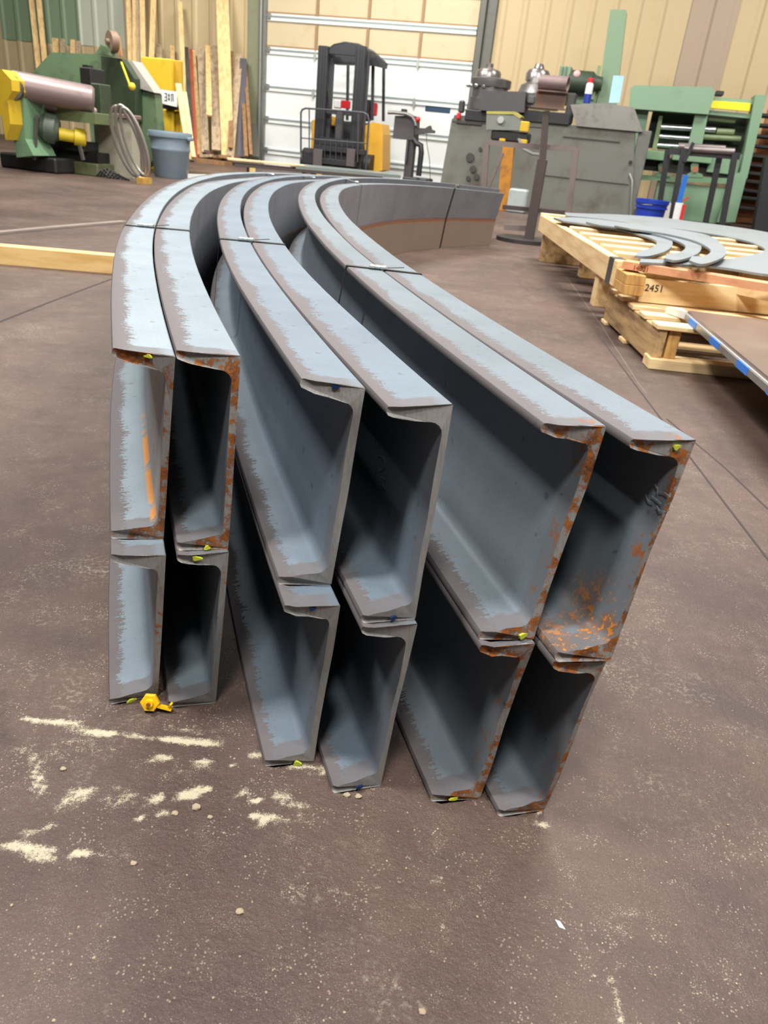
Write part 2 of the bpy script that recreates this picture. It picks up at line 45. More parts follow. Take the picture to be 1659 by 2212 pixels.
 (5,0,'web'): [1638,-1303,1448,-895,1269,-498,1100,-111,940,266,790,635,650,997,519,1352,397,1700,282,2042,175,2378,76,2708,-17,3031,-107,3348,-191,3658,-271,3964,-345,4265,-415,4561,-479,4854,-538,5144,-593,5430,-643,5714,-687,5994,-727,6273,-762,6549,-792,6823,-817,7095,-836,7365,-850,7633,-859,7900,-862,8165,-859,8428,-851,8690,-836,8950,-816,9208,-789,9465,-755,9720,-715,9973,-669,10223,-615,10471,-555,10717,-488,10960,-415,11200,-334,11437,-246,11671,-152,11901,-50,12127,58,12349,173,12566,295,12779,423,12988,558,13191,699,13389,846,13581,998,13767,1157,13948,1321,14122,1490,14290,1664,14451,1843,14606,2026,14754,2214,14895,2405,15029],
 (5,0,'tip'): [1553,-1454,1359,-1042,1178,-640,1008,-245,850,142,696,518,553,885,419,1244,294,1596,177,1941,69,2279,-34,2610,-134,2933,-227,3253,-313,3567,-395,3877,-471,4182,-542,4483,-608,4781,-669,5074,-725,5365,-776,5653,-822,5938,-863,6220,-899,6500,-929,6779,-955,7055,-976,7329,-990,7602,-1000,7873,-1003,8142,-1001,8410,-993,8676,-979,8940,-958,9203,-931,9464,-898,9723,-857,9980,-811,10234,-757,10487,-696,10737,-629,10984,-554,11228,-472,11469,-384,11707,-288,11941,-185,12171,-76,12398,41,12619,164,12836,294,13048,431,13256,573,13457,722,13653,877,13843,1038,14027,1205,14205,1376,14377,1553,14542,1734,14700,1920,14851,2111,14995,2305,15132],
}
ENDS = {
 (0, 'U', 'top', 'web'): -1.8288,
 (0, 'U', 'top', 'tip'): -1.8178,
 (0, 'U', 'bot', 'web'): -1.8234,
 (0, 'U', 'bot', 'tip'): -1.8163,
 (0, 'L', 'top', 'web'): -1.8306,
 (0, 'L', 'top', 'tip'): -1.8234,
 (0, 'L', 'bot', 'web'): -1.8239,
 (0, 'L', 'bot', 'tip'): -1.8195,
 (1, 'U', 'top', 'web'): -1.7391,
 (1, 'U', 'top', 'tip'): -1.7296,
 (1, 'U', 'bot', 'web'): -1.7415,
 (1, 'U', 'bot', 'tip'): -1.7354,
 (1, 'L', 'top', 'web'): -1.7427,
 (1, 'L', 'top', 'tip'): -1.7374,
 (1, 'L', 'bot', 'web'): -1.7403,
 (1, 'L', 'bot', 'tip'): -1.7345,
 (2, 'U', 'top', 'web'): -1.8902,
 (2, 'U', 'top', 'tip'): -1.8797,
 (2, 'U', 'bot', 'web'): -1.8886,
 (2, 'U', 'bot', 'tip'): -1.8816,
 (2, 'L', 'top', 'web'): -1.8954,
 (2, 'L', 'top', 'tip'): -1.8887,
 (2, 'L', 'bot', 'web'): -1.8926,
 (2, 'L', 'bot', 'tip'): -1.8864,
 (3, 'U', 'top', 'web'): -1.8080,
 (3, 'U', 'top', 'tip'): -1.8029,
 (3, 'U', 'bot', 'web'): -1.8111,
 (3, 'U', 'bot', 'tip'): -1.8054,
 (3, 'L', 'top', 'web'): -1.8123,
 (3, 'L', 'top', 'tip'): -1.8065,
 (3, 'L', 'bot', 'web'): -1.8106,
 (3, 'L', 'bot', 'tip'): -1.8050,
 (4, 'U', 'top', 'web'): -1.9750,
 (4, 'U', 'top', 'tip'): -1.9680,
 (4, 'U', 'bot', 'web'): -1.9737,
 (4, 'U', 'bot', 'tip'): -1.9675,
 (4, 'L', 'top', 'web'): -1.9744,
 (4, 'L', 'top', 'tip'): -1.9690,
 (4, 'L', 'bot', 'web'): -1.9710,
 (4, 'L', 'bot', 'tip'): -1.9649,
 (5, 'U', 'top', 'web'): -1.8490,
 (5, 'U', 'top', 'tip'): -1.8421,
 (5, 'U', 'bot', 'web'): -1.8490,
 (5, 'U', 'bot', 'tip'): -1.8428,
 (5, 'L', 'top', 'web'): -1.8483,
 (5, 'L', 'top', 'tip'): -1.8431,
 (5, 'L', 'bot', 'web'): -1.8444,
 (5, 'L', 'bot', 'tip'): -1.8388,
}
# ------------------------------------------------------------------ camera
FPX, PITCH, ROLL, HC = CAM['f'], CAM['pitch'], CAM['roll'], CAM['hc']
UX0, VY0 = 829.5, 1106.0
_f = Vector((0, math.cos(PITCH), -math.sin(PITCH))); _r = Vector((1, 0, 0)); _d = _f.cross(_r)
RR = _r*math.cos(ROLL) + _d*math.sin(ROLL)
DD = -_r*math.sin(ROLL) + _d*math.cos(ROLL)
FF = _f
cam_d = bpy.data.cameras.new('camera'); cam = bpy.data.objects.new('camera', cam_d); COL.objects.link(cam)
cam.matrix_world = Matrix(((RR.x, -DD.x, -FF.x, 0), (RR.y, -DD.y, -FF.y, 0), (RR.z, -DD.z, -FF.z, HC), (0, 0, 0, 1)))
cam_d.sensor_fit = 'HORIZONTAL'; cam_d.sensor_width = 8.0; cam_d.lens = FPX*8.0/1659
cam_d.clip_start = 0.02; cam_d.clip_end = 200
cam_d.dof.use_dof = True; cam_d.dof.focus_distance = 1.15; cam_d.dof.aperture_fstop = cam_d.lens/2.7
sc.camera = cam

def ray(u, v): return RR*((u-UX0)/FPX) + DD*((v-VY0)/FPX) + FF
def G(u, v, z=0.0):                      # point at height z seen at photo position (u, v)
    D = ray(u, v); t = (z-HC)/D.z
    return Vector((D.x*t, D.y*t, z))

# ------------------------------------------------------------------ frames
class Frame:
    def __init__(s, o, ang): s.o = Vector((o[0], o[1], 0)); s.a = ang; s.M = Matrix.Translation(s.o) @ Matrix.Rotation(ang, 4, 'Z')
    def loc(s, p): return s.M.inverted() @ Vector(p)
WORLD = Frame((0, 0), 0)
WALL = Frame(G(575, 357)[:2], -math.atan(0.26))
WI = WALL.M.inverted()
def W(u, v, d):                          # (a, z) where the ray meets the plane standing d in front of the back wall
    p0 = WI @ Vector((0, 0, HC)); D = WI.to_3x3() @ ray(u, v)
    t = (-d - p0.y)/D.y
    return p0.x + D.x*t, p0.z + D.z*t
def GW(u, v):
    p = WI @ G(u, v); return p.x, -p.y

# ------------------------------------------------------------------ materials
def nodes(name):
    m = bpy.data.materials.new(name); m.use_nodes = True; nt = m.node_tree
    return m, nt, nt.nodes['Principled BSDF']
def N(nt, t, **k):
    n = nt.nodes.new(t)
    for a, b in k.items():
        if a.startswith('i_'):
            key = a[2:]; key = int(key) if key.isdigit() else key.replace('_', ' ')
            n.inputs[key].default_value = b
        else: setattr(n, a, b)
    return n
def L(nt, a, b): nt.links.new(a, b)
def ramp(nt, fac, stops):
    r = nt.nodes.new('ShaderNodeValToRGB'); e = r.color_ramp.elements
    while len(e) < len(stops): e.new(0.5)
    for q, (p, c) in zip(e, stops): q.position = p; q.color = (*c, 1) if len(c) == 3 else c
    L(nt, fac, r.inputs[0]); return r.outputs[0]
def mixc(nt, fac, a, b):
    m = nt.nodes.new('ShaderNodeMix'); m.data_type = 'RGBA'
    for s, x in ((0, fac), (6, a), (7, b)):
        if isinstance(x, (tuple, list)): m.inputs[s].default_value = (*x, 1) if len(x) == 3 else x
        elif isinstance(x, (int, float)): m.inputs[s].default_value = x
        else: L(nt, x, m.inputs[s])
    return m.outputs[2]
def math_(nt, op, a, b=None, c=None, clamp=False):
    m = nt.nodes.new('ShaderNodeMath'); m.operation = op; m.use_clamp = clamp
    for i, x in enumerate((a, b, c)):
        if x is None: continue
        if isinstance(x, (int, float)): m.inputs[i].default_value = x
        else: L(nt, x, m.inputs[i])
    return m.outputs[0]
def smooth(nt, x, lo, hi):
    m = nt.nodes.new('ShaderNodeMapRange'); m.interpolation_type = 'SMOOTHSTEP'
    L(nt, x, m.inputs[0]); m.inputs[1].default_value = lo; m.inputs[2].default_value = hi
    return m.outputs[0]
def noise(nt, vec, scale, detail=6, rough=.6, dim='3D'):
    n = nt.nodes.new('ShaderNodeTexNoise'); n.inputs['Scale'].default_value = scale; n.inputs['Detail'].default_value = detail
    n.inputs['Roughness'].default_value = rough
    if vec is not None: L(nt, vec, n.inputs['Vector'])
    return n.outputs[0]
def mapping(nt, vec, sc_=(1, 1, 1), loc=(0, 0, 0)):
    m = nt.nodes.new('ShaderNodeMapping'); m.inputs['Scale'].default_value = sc_; m.inputs['Location'].default_value = loc
    L(nt, vec, m.inputs['Vector']); return m.outputs[0]
def objco(nt): return nt.nodes.new('ShaderNodeTexCoord').outputs['Object']
def bump(nt, b, h, strength=.3, dist=.01):
    n = nt.nodes.new('ShaderNodeBump'); n.inputs['Strength'].default_value = strength; n.inputs['Distance'].default_value = dist
    L(nt, h, n.inputs['Height']); L(nt, n.outputs[0], b.inputs['Normal'])
def s2l(c): return tuple(((x/255)/12.92 if x/255 <= .04045 else (((x/255)+.055)/1.055)**2.4) for x in c)
_mats = {}
def paint(name, rgb, rough=.55, metal=0.0, dirt=None, amt=.35, scale=6, bmp=.05, spec=.5):
    """worn paint or plain surface: base colour with a second dirty colour in noise patches"""
    if name in _mats: return _mats[name]
    m, nt, b = nodes(name); co = objco(nt); c = s2l(rgb); dcol = s2l(dirt) if dirt else tuple(x*.55 for x in c)
    n1 = noise(nt, co, scale, 8, .65); f = smooth(nt, n1, .62-amt*.35, .85-amt*.2)
    n2 = noise(nt, co, scale*7, 4, .6)
    c2 = mixc(nt, math_(nt, 'MULTIPLY', n2, .25), c, tuple(x*.75 for x in c))
    L(nt, mixc(nt, math_(nt, 'MULTIPLY', f, min(1, amt*1.6)), c2, dcol), b.inputs['Base Color'])
    b.inputs['Roughness'].default_value = rough; b.inputs['Metallic'].default_value = metal
    b.inputs['Specular IOR Level'].default_value = spec
    bump(nt, b, n2, bmp, .004)
    _mats[name] = m; return m
def wood(name, rgb, dark=None, scale=1.0, axis=0):
    if name in _mats: return _mats[name]
    m, nt, b = nodes(name); co = objco(nt); c = s2l(rgb); d = s2l(dark) if dark else tuple(x*.62 for x in c)
    s = [9*scale]*3; s[axis] = .9*scale
    v = mapping(nt, co, tuple(x*3 for x in s)); n1 = noise(nt, v, 1.6, 6, .6)
    n2 = noise(nt, co, 3.0, 4, .6)
    col = mixc(nt, smooth(nt, n1, .4, .75), c, d)
    col = mixc(nt, math_(nt, 'MULTIPLY', smooth(nt, n2, .5, .8), .45), col, tuple(x*.7 for x in c))
    L(nt, col, b.inputs['Base Color']); b.inputs['Roughness'].default_value = .75; bump(nt, b, n1, .15, .003)
    _mats[name] = m; return m

def steel(name, seam=None, drip=0, flecks=0, base=(112, 124, 133), patch=(100, 95, 97), rust=0.0, tan=0.0, seed=0.0, jag=1.0, rough=.50):
    """hot rolled section: blue grey mill scale, brown-grey flaked zone along the flange tip and a heat-tinted band at the cut.
       UV map 'run': x = metres from the cut end, y = 0 at the web .. 1 at the flange tip"""
    m, nt, b = nodes(name)
    uv = nt.nodes.new('ShaderNodeUVMap'); uv.uv_map = 'run'; sp = nt.nodes.new('ShaderNodeSeparateXYZ'); L(nt, uv.outputs[0], sp.inputs[0])
    s, w = sp.outputs[0], sp.outputs[1]; co = objco(nt)
    B_, P_ = s2l(base), s2l(patch)
    # streaks: fine across the run, long towards the web
    v1 = mapping(nt, uv.outputs[0], (210, 2.0, 1), (seed, seed, 0)); n1 = noise(nt, v1, 1.0, 5, .7, '2D')
    v2 = mapping(nt, uv.outputs[0], (7, 1.0, 1), (seed*2, 0, 0)); n2 = noise(nt, v2, 1.0, 4, .6, '2D')
    micro0 = noise(nt, co, 260, 3, .7)
    edge = math_(nt, 'ADD', math_(nt, 'ADD', w, math_(nt, 'MULTIPLY', math_(nt, 'SUBTRACT', micro0, .5), .5)), math_(nt, 'ADD', math_(nt, 'MULTIPLY', n1, .70), math_(nt, 'MULTIPLY', n2, .75)))
    flake = math_(nt, 'MULTIPLY', smooth(nt, edge, 1.42, 1.47), jag)
    nb = noise(nt, co, 26, 5, .6)
    band = math_(nt, 'SUBTRACT', 1.0, smooth(nt, math_(nt, 'ADD', s, math_(nt, 'MULTIPLY', nb, .035)), .040, .047))
    big = noise(nt, co, 5.0, 5, .6); fine = noise(nt, co, 160, 3, .6); micro = noise(nt, co, 700, 3, .7)
    scr = noise(nt, mapping(nt, uv.outputs[0], (9, 90, 1), (seed, 0, 0)), 1.0, 4, .6, '2D')
    c0 = mixc(nt, smooth(nt, big, .3, .75), B_, tuple(x*.80 for x in B_))
    c0 = mixc(nt, math_(nt, 'MULTIPLY', smooth(nt, fine, .55, .8), .35), c0, tuple(x*.55 for x in B_))
    c0 = mixc(nt, math_(nt, 'MULTIPLY', smooth(nt, micro, .58, .72), .45), c0, tuple(min(1, x*1.7) for x in B_))
    c0 = mixc(nt, math_(nt, 'MULTIPLY', smooth(nt, micro, .42, .30), .5), c0, tuple(x*.45 for x in B_))
    c0 = mixc(nt, math_(nt, 'MULTIPLY', smooth(nt, scr, .56, .75), .30), c0, P_)
    msk = math_(nt, 'MAXIMUM', flake, math_(nt, 'MULTIPLY', band, math_(nt, 'ADD', .35, math_(nt, 'MULTIPLY', smooth(nt, w, .1, .3), .45))))
    c1 = mixc(nt, msk, c0, P_)
    spots = noise(nt, co, 55, 2, .5); c1 = mixc(nt, math_(nt, 'MULTIPLY', smooth(nt, spots, .68, .74), .55), c1, tuple(x*.35 for x in B_))
    if tan: c1 = mixc(nt, tan, c1, s2l((140, 118, 100)))
    if rust:
        nr = noise(nt, co, 38, 8, .75); near = math_(nt, 'SUBTRACT', 1.0, smooth(nt, s, .003, .06*max(rust, .5)))
        rootm = math_(nt, 'SUBTRACT', 1.0, smooth(nt, w, .15, .75))
        rr = smooth(nt, math_(nt, 'ADD', nr, math_(nt, 'MULTIPLY', math_(nt, 'MULTIPLY', near, rootm), .16)), .70, .74)
        hue = noise(nt, co, 70, 3, .6)
        rc = mixc(nt, hue, s2l((92, 56, 36)), s2l((168, 104, 48)))
        c1 = mixc(nt, math_(nt, 'MULTIPLY', rr, math_(nt, 'MULTIPLY', near, min(1.0, rust))), c1, rc)
    if drip:
        dn = noise(nt, mapping(nt, co, (30, 30, 9)), 1.0, 5, .7)
        zd = N(nt, 'ShaderNodeSeparateXYZ'); L(nt, co, zd.inputs[0]); inn = math_(nt, 'SUBTRACT', 1.0, smooth(nt, zd.outputs[2], .222, .232))
        dmk = math_(nt, 'MULTIPLY', math_(nt, 'MULTIPLY', math_(nt, 'MULTIPLY', inn, smooth(nt, w, .12, .15)), math_(nt, 'SUBTRACT', 1.0, smooth(nt, w, .20, .28))), math_(nt, 'MULTIPLY', smooth(nt, dn, .42, .50), math_(nt, 'SUBTRACT', 1.0, smooth(nt, s, .30, .5))))
        c1 = mixc(nt, math_(nt, 'MULTIPLY', dmk, .9), c1, s2l((206, 138, 62)))
    if flecks:
        zz = N(nt, 'ShaderNodeSeparateXYZ'); L(nt, co, zz.inputs[0]); fn = noise(nt, co, 130, 4, .7); fb = noise(nt, co, 24, 4, .6)
        lowm = math_(nt, 'SUBTRACT', 1.0, smooth(nt, zz.outputs[2], .03, .10)); sm_ = math_(nt, 'SUBTRACT', 1.0, smooth(nt, math_(nt, 'ADD', s, math_(nt, 'MULTIPLY', w, .05)), .03, .13))
        c1 = mixc(nt, math_(nt, 'MULTIPLY', math_(nt, 'MULTIPLY', lowm, sm_), smooth(nt, fb, .40, .55)), c1, s2l((122, 96, 80)))
        c1 = mixc(nt, math_(nt, 'MULTIPLY', math_(nt, 'MULTIPLY', lowm, sm_), smooth(nt, math_(nt, 'ADD', fn, math_(nt, 'MULTIPLY', fb, .5)), .81, .84)), c1, s2l((196, 126, 46)))
    if seam:
        ne = math_(nt, 'ADD', w, math_(nt, 'MULTIPLY', math_(nt, 'SUBTRACT', noise(nt, co, 12, 5, .7), .5), .10 if seam > 0 else -.06))
        em = smooth(nt, ne, .90, .95) if seam > 0 else math_(nt, 'SUBTRACT', 1.0, smooth(nt, ne, .01, .05))
        c1 = mixc(nt, math_(nt, 'MULTIPLY', em, .8), c1, s2l((150, 92, 56)))
    L(nt, c1, b.inputs['Base Color'])
    b.inputs['Metallic'].default_value = .25
    L(nt, math_(nt, 'ADD', math_(nt, 'MULTIPLY', msk, .22), math_(nt, 'ADD', rough, math_(nt, 'MULTIPLY', big, .08))), b.inputs['Roughness'])
    h = math_(nt, 'ADD', math_(nt, 'MULTIPLY', fine, .4), math_(nt, 'MULTIPLY', msk, -.6))
    bump(nt, b, h, .25, .0015)
    return m
def cutface(name, rust=0.0, seed=0.0):
    m, nt, b = nodes(name); co = mapping(nt, objco(nt), (1, 1, 1), (seed, 0, seed))
    n = noise(nt, co, 60, 8, .75); n2 = noise(nt, co, 18, 5, .6); fine = noise(nt, mapping(nt, co, (1, 1, .15)), 350, 3, .6)
    g = mixc(nt, fine, s2l((118, 116, 114)), s2l((160, 158, 155)))
    if rust:
        hue = noise(nt, co, 120, 4, .7)
        rc = mixc(nt, smooth(nt, hue, .35, .65), s2l((84, 52, 34)), s2l((160, 96, 40)))
        t = .67-.19*rust
        g = mixc(nt, smooth(nt, math_(nt, 'ADD', math_(nt, 'MULTIPLY', n, .6), math_(nt, 'MULTIPLY', n2, .4)), t, t+.05), g, rc)
    L(nt, g, b.inputs['Base Color']); b.inputs['Roughness'].default_value = .6; b.inputs['Metallic'].default_value = .2
    bump(nt, b, math_(nt, 'ADD', fine, n), .4, .0012)
    return m

# ------------------------------------------------------------------ mesh building
class MB:
    def __init__(s): s.v = []; s.f = []; s.sm = []
    def add(s, vs, fs, smooth=False):
        o = len(s.v); s.v += [tuple(x) for x in vs]; s.f += [tuple(i+o for i in f) for f in fs]; s.sm += [smooth]*len(fs); return s
    def box(s, x0, x1, y0, y1, z0, z1, bev=0.0, M=None):
        if x1 < x0: x0, x1 = x1, x0
        if y1 < y0: y0, y1 = y1, y0
        if z1 < z0: z0, z1 = z1, z0
        b = min(bev, (x1-x0)*.3, (y1-y0)*.3, (z1-z0)*.3)
        if b <= 0:
            vs = [(x, y, z) for x in (x0, x1) for y in (y0, y1) for z in (z0, z1)]
            fs = [(0, 1, 3, 2), (4, 6, 7, 5), (0, 4, 5, 1), (2, 3, 7, 6), (0, 2, 6, 4), (1, 5, 7, 3)]
        else:
            bm = bmesh.new(); bmesh.ops.create_cube(bm, size=1.0)
            for q in bm.verts: q.co = Vector(((x0+x1)/2+q.co.x*(x1-x0), (y0+y1)/2+q.co.y*(y1-y0), (z0+z1)/2+q.co.z*(z1-z0)))
            bmesh.ops.bevel(bm, geom=bm.edges[:], offset=b, segments=1, affect='EDGES')
            bm.verts.index_update(); vs = [tuple(q.co) for q in bm.verts]; fs = [tuple(q.index for q in f.verts) for f in bm.faces]; bm.free()
        if M: vs = [tuple(M @ Vector(p)) for p in vs]
        return s.add(vs, fs)
    def prism(s, poly, y0, y1, plane='xz', M=None):
        """poly in xz extruded along y (or in xy extruded along z)"""
        n = len(poly)
        if plane == 'xz': vs = [(p[0], y0, p[1]) for p in poly] + [(p[0], y1, p[1]) for p in poly]
        elif plane == 'yz': vs = [(y0, p[0], p[1]) for p in poly] + [(y1, p[0], p[1]) for p in poly]
        else: vs = [(p[0], p[1], y0) for p in poly] + [(p[0], p[1], y1) for p in poly]
        fs = [tuple(range(n)), tuple(range(2*n-1, n-1, -1))] + [(i, (i+1) % n, (i+1) % n+n, i+n) for i in range(n)]
        if M: vs = [tuple(M @ Vector(p)) for p in vs]
        return s.add(vs, fs)
    def cyl(s, p, q, r, r2=None, n=20, caps=True, smooth=True):
        return s.lathe(p, q, [(0, r), (1, r if r2 is None else r2)], n, caps, smooth)
    def lathe(s, p, q, prof, n=24, caps=True, smooth=True):
        """prof: (t along p..q, radius)"""
        p, q = Vector(p), Vector(q); d = q-p; up = Vector((0, 0, 1)) if abs(d.normalized().z) < .9 else Vector((1, 0, 0))
        a = d.cross(up).normalized(); b_ = d.cross(a).normalized(); vs = []; fs = []
        for t, r in prof:
            for i in range(n):
                g = 2*PI*i/n; vs.append(tuple(p+d*t+a*(r*math.cos(g))+b_*(r*math.sin(g))))
        for k in range(len(prof)-1):
            for i in range(n): j = (i+1) % n; fs.append((k*n+i, k*n+j, (k+1)*n+j, (k+1)*n+i))
        s.add(vs, fs, smooth)
        if caps:
            o = len(s.v)-len(vs); s.f += [tuple(o+i for i in range(n)), tuple(o+(len(prof)-1)*n+i for i in range(n-1, -1, -1))]; s.sm += [False]*2
        return s
    def tube(s, pts, r, n=8, closed=False, sect=None):
        """round (or sect = list of 2D offsets) tube along points"""
        P = [Vector(p) for p in pts]; m = len(P); vs = []; fs = []; prev = None
        ring = sect or [(r*math.cos(2*PI*i/n), r*math.sin(2*PI*i/n)) for i in range(n)]; n = len(ring)
        for i in range(m):
            a_ = P[(i-1) % m] if closed or i > 0 else P[i]; b_ = P[(i+1) % m] if closed or i < m-1 else P[i]
            t = (b_-a_).normalized(); up = prev if prev is not None else (Vector((0, 0, 1)) if abs(t.z) < .95 else Vector((1, 0, 0)))
            x = t.cross(up)
            if x.length < 1e-4: x = t.cross(Vector((1, 0, 0)))
            x.normalize(); y = x.cross(t).normalized(); prev = y
            for c, e in ring: vs.append(tuple(P[i]+x*c+y*e))
        for i in range(m if closed else m-1):
            k = (i+1) % m
            for j in range(n): l = (j+1) % n; fs.append((i*n+j, i*n+l, k*n+l, k*n+j))
        if not closed: fs += [tuple(range(n)), tuple((m-1)*n+j for j in range(n-1, -1, -1))]
        return s.add(vs, fs, True)
    def beam(s, p, q, w, h, roll=0.0):
        """rectangular bar from p to q"""
        p, q = Vector(p), Vector(q); d = (q-p).normalized(); up = Vector((0, 0, 1)) if abs(d.z) < .95 else Vector((0, 1, 0))
        x = d.cross(up).normalized(); y = x.cross(d).normalized()
        if roll: x, y = x*math.cos(roll)+y*math.sin(roll), y*math.cos(roll)-x*math.sin(roll)
        vs = [tuple(c+x*(a*w/2)+y*(b_*h/2)) for c in (p, q) for a, b_ in ((-1, -1), (1, -1), (1, 1), (-1, 1))]
        return s.add(vs, [(0, 1, 2, 3), (7, 6, 5, 4), (0, 4, 5, 1), (1, 5, 6, 2), (2, 6, 7, 3), (3, 7, 4, 0)])
    def sphere(s, c, r, n=14, sc_=(1, 1, 1)):
        vs = []; fs = []; m = n//2
        for i in range(m+1):
            th = PI*i/m
            for j in range(n): g = 2*PI*j/n; vs.append((c[0]+r*sc_[0]*math.sin(th)*math.cos(g), c[1]+r*sc_[1]*math.sin(th)*math.sin(g), c[2]+r*sc_[2]*math.cos(th)))
        for i in range(m):
            for j in range(n): k = (j+1) % n; fs.append((i*n+j, (i+1)*n+j, (i+1)*n+k, i*n+k))
        return s.add(vs, fs, True)
    def build(s, name, mat, parent=None, frame=WORLD, base=None, uvs=None):
        """one mesh object. parent: an empty from thing(); without parent the object stands at base in the frame"""
        if parent is not None: org = Vector(parent['_o'])
        else: org = Vector(base) if base is not None else Vector((0, 0, 0))
        me = bpy.data.meshes.new(name)
        me.from_pydata([tuple(Vector(p)-org) for p in s.v], [], s.f)
        me.polygons.foreach_set('use_smooth', s.sm)
        anysm = any(s.sm)
        mats = mat if isinstance(mat, (list, tuple)) else [mat]
        for m in mats: me.materials.append(m)
        bm = bmesh.new(); bm.from_mesh(me); bmesh.ops.remove_doubles(bm, verts=bm.verts, dist=1e-6) if uvs is None else None
        bmesh.ops.recalc_face_normals(bm, faces=bm.faces); bm.to_mesh(me); bm.free()
        if anysm: me.set_sharp_from_angle(angle=math.radians(40))
        o = bpy.data.objects.new(name, me); COL.objects.link(o)
        if parent is not None: o.parent = parent['_e']
        else: o.matrix_world = frame.M @ Matrix.Translation(org)
        return o
def tag(o, label=None, cat=None, group=None, kind=None):
    if label: o['label'] = label
    if cat: o['category'] = cat
    if group: o['group'] = group
    if kind: o['kind'] = kind
    return o
def thing(name, label, cat, base, frame=WORLD, group=None):
    e = bpy.data.objects.new(name, None); COL.objects.link(e); e.empty_display_size = .05
    e.matrix_world = frame.M @ Matrix.Translation(Vector(base)); tag(e, label, cat, group)
    return {'_e': e, '_o': tuple(base)}
def sub(parent_obj, parent, mbuild, name, mat):
    """a sub-part: child of a part"""
    o = mbuild.build(name, mat, parent); o.parent = parent_obj; return o

# ------------------------------------------------------------------ bent steel channels
HH, BW = 0.254, CAM['b']
_ln = {k: [(v[i]/2000.0, v[i+1]/2000.0) for i in range(0, len(v), 2)] for k, v in LINES.items()}
def line(c, z, k, th):
    P = _ln[(c, z, k)]; x = (th-TH0)/(TH1-TH0)*(NTH-1); x = max(0, min(NTH-1.001, x)); i = int(x); f = x-i
    p1, p2 = P[i], P[i+1]; p0 = P[i-1] if i else p1; p3 = P[i+2] if i+2 < NTH else p2
    r = []
    for a in (0, 1):
        m1, m2 = (p2[a]-p0[a])/2, (p3[a]-p1[a])/2
        r.append((2*f**3-3*f**2+1)*p1[a]+(f**3-2*f**2+f)*m1+(-2*f**3+3*f**2)*p2[a]+(f**3-f**2)*m2)
    return r
def zsc(th): g = max(0.0, (th+1.15)/.82); return 1-.15*g**1.6
def lev(z, th): return z*HH*zsc(th)
THF = {0: -.40, 1: -.38, 2: -.40, 3: -.40, 4: -.375, 5: -.37}
TW, TT, TR, FR = .0090, .0112, .0210, .013      # web, flange tip, flange root thickness, root fillet
def ring():
    R = [(0, .0, 0)]                                        # (n, z, outer-web flag) from the bottom corner up the web back
    R = [(0, .0015), (0, HH*.25), (0, HH*.5), (0, HH*.75), (0, HH-.0015), (.0015, HH)]
    for q in (.2, .4, .6, .8): R.append((BW*q, HH))
    def flange():
        P = [(BW-.004, 0), (BW-.0012, .0008), (BW, .003), (BW, TT-.004), (BW-.0015, TT-.001), (BW-.006, TT)]
        s = (TR-TT)/(BW-TW)
        def inner(n): return TT+s*(BW-n)
        for q in (.75, .5): P.append((TW+(BW-TW)*q, inner(TW+(BW-TW)*q)))
        n0 = TW+FR
        for k in range(5):
            a = k/4*PI/2; P.append((n0-FR*math.sin(a), inner(n0)+FR*(1-math.cos(a))))
        return P
    fl = flange(); R += [(n, HH-z) for n, z in fl]
    mid = fl[-1][1]; R += [(TW, mid+(HH-2*mid)*q) for q in (.75, .5, .25)]
    R += [(n, z) for n, z in reversed(fl)]
    for q in (.8, .6, .4, .2): R.append((BW*q, 0))
    R.append((.0015, 0))
    return R
RING = ring()
def chan_pt(c, lay, n, z, t):
    """t = metres-like run 0..1 from the cut; returns world point"""
    z0 = 1 if lay == 'U' else 0; u, v = n/BW, z/HH
    e = {k: ENDS[(c, lay, k[0], k[1])] for k in (('top', 'web'), ('top', 'tip'), ('bot', 'web'), ('bot', 'tip'))}
    P = {}
    for (vv, k), te in e.items():
        P[(vv, k)] = te
    X = Y = TH = 0
    rag = .00025*math.sin(n*230+c*3)+.0003*math.sin(z*70+c+(0 if lay == 'U' else 2)) + .0011*max(0, (u-.80)/.20)**2
    for (vv, k), te in e.items():
        w = (v if vv == 'top' else 1-v)*(u if k == 'tip' else 1-u)
        th = te+rag*(1-t)**12 + (THF[c]-te)*t
        p = line(c, z0+(1 if vv == 'top' else 0), k, th); X += w*p[0]; Y += w*p[1]; TH += w*th
    return Vector((X, Y, (z0*HH+z)*zsc(TH)))
TS = [0, .0012, .003, .006, .010, .016, .024, .034, .046, .06] + [.06+(1-.06)*i/58 for i in range(1, 59)]
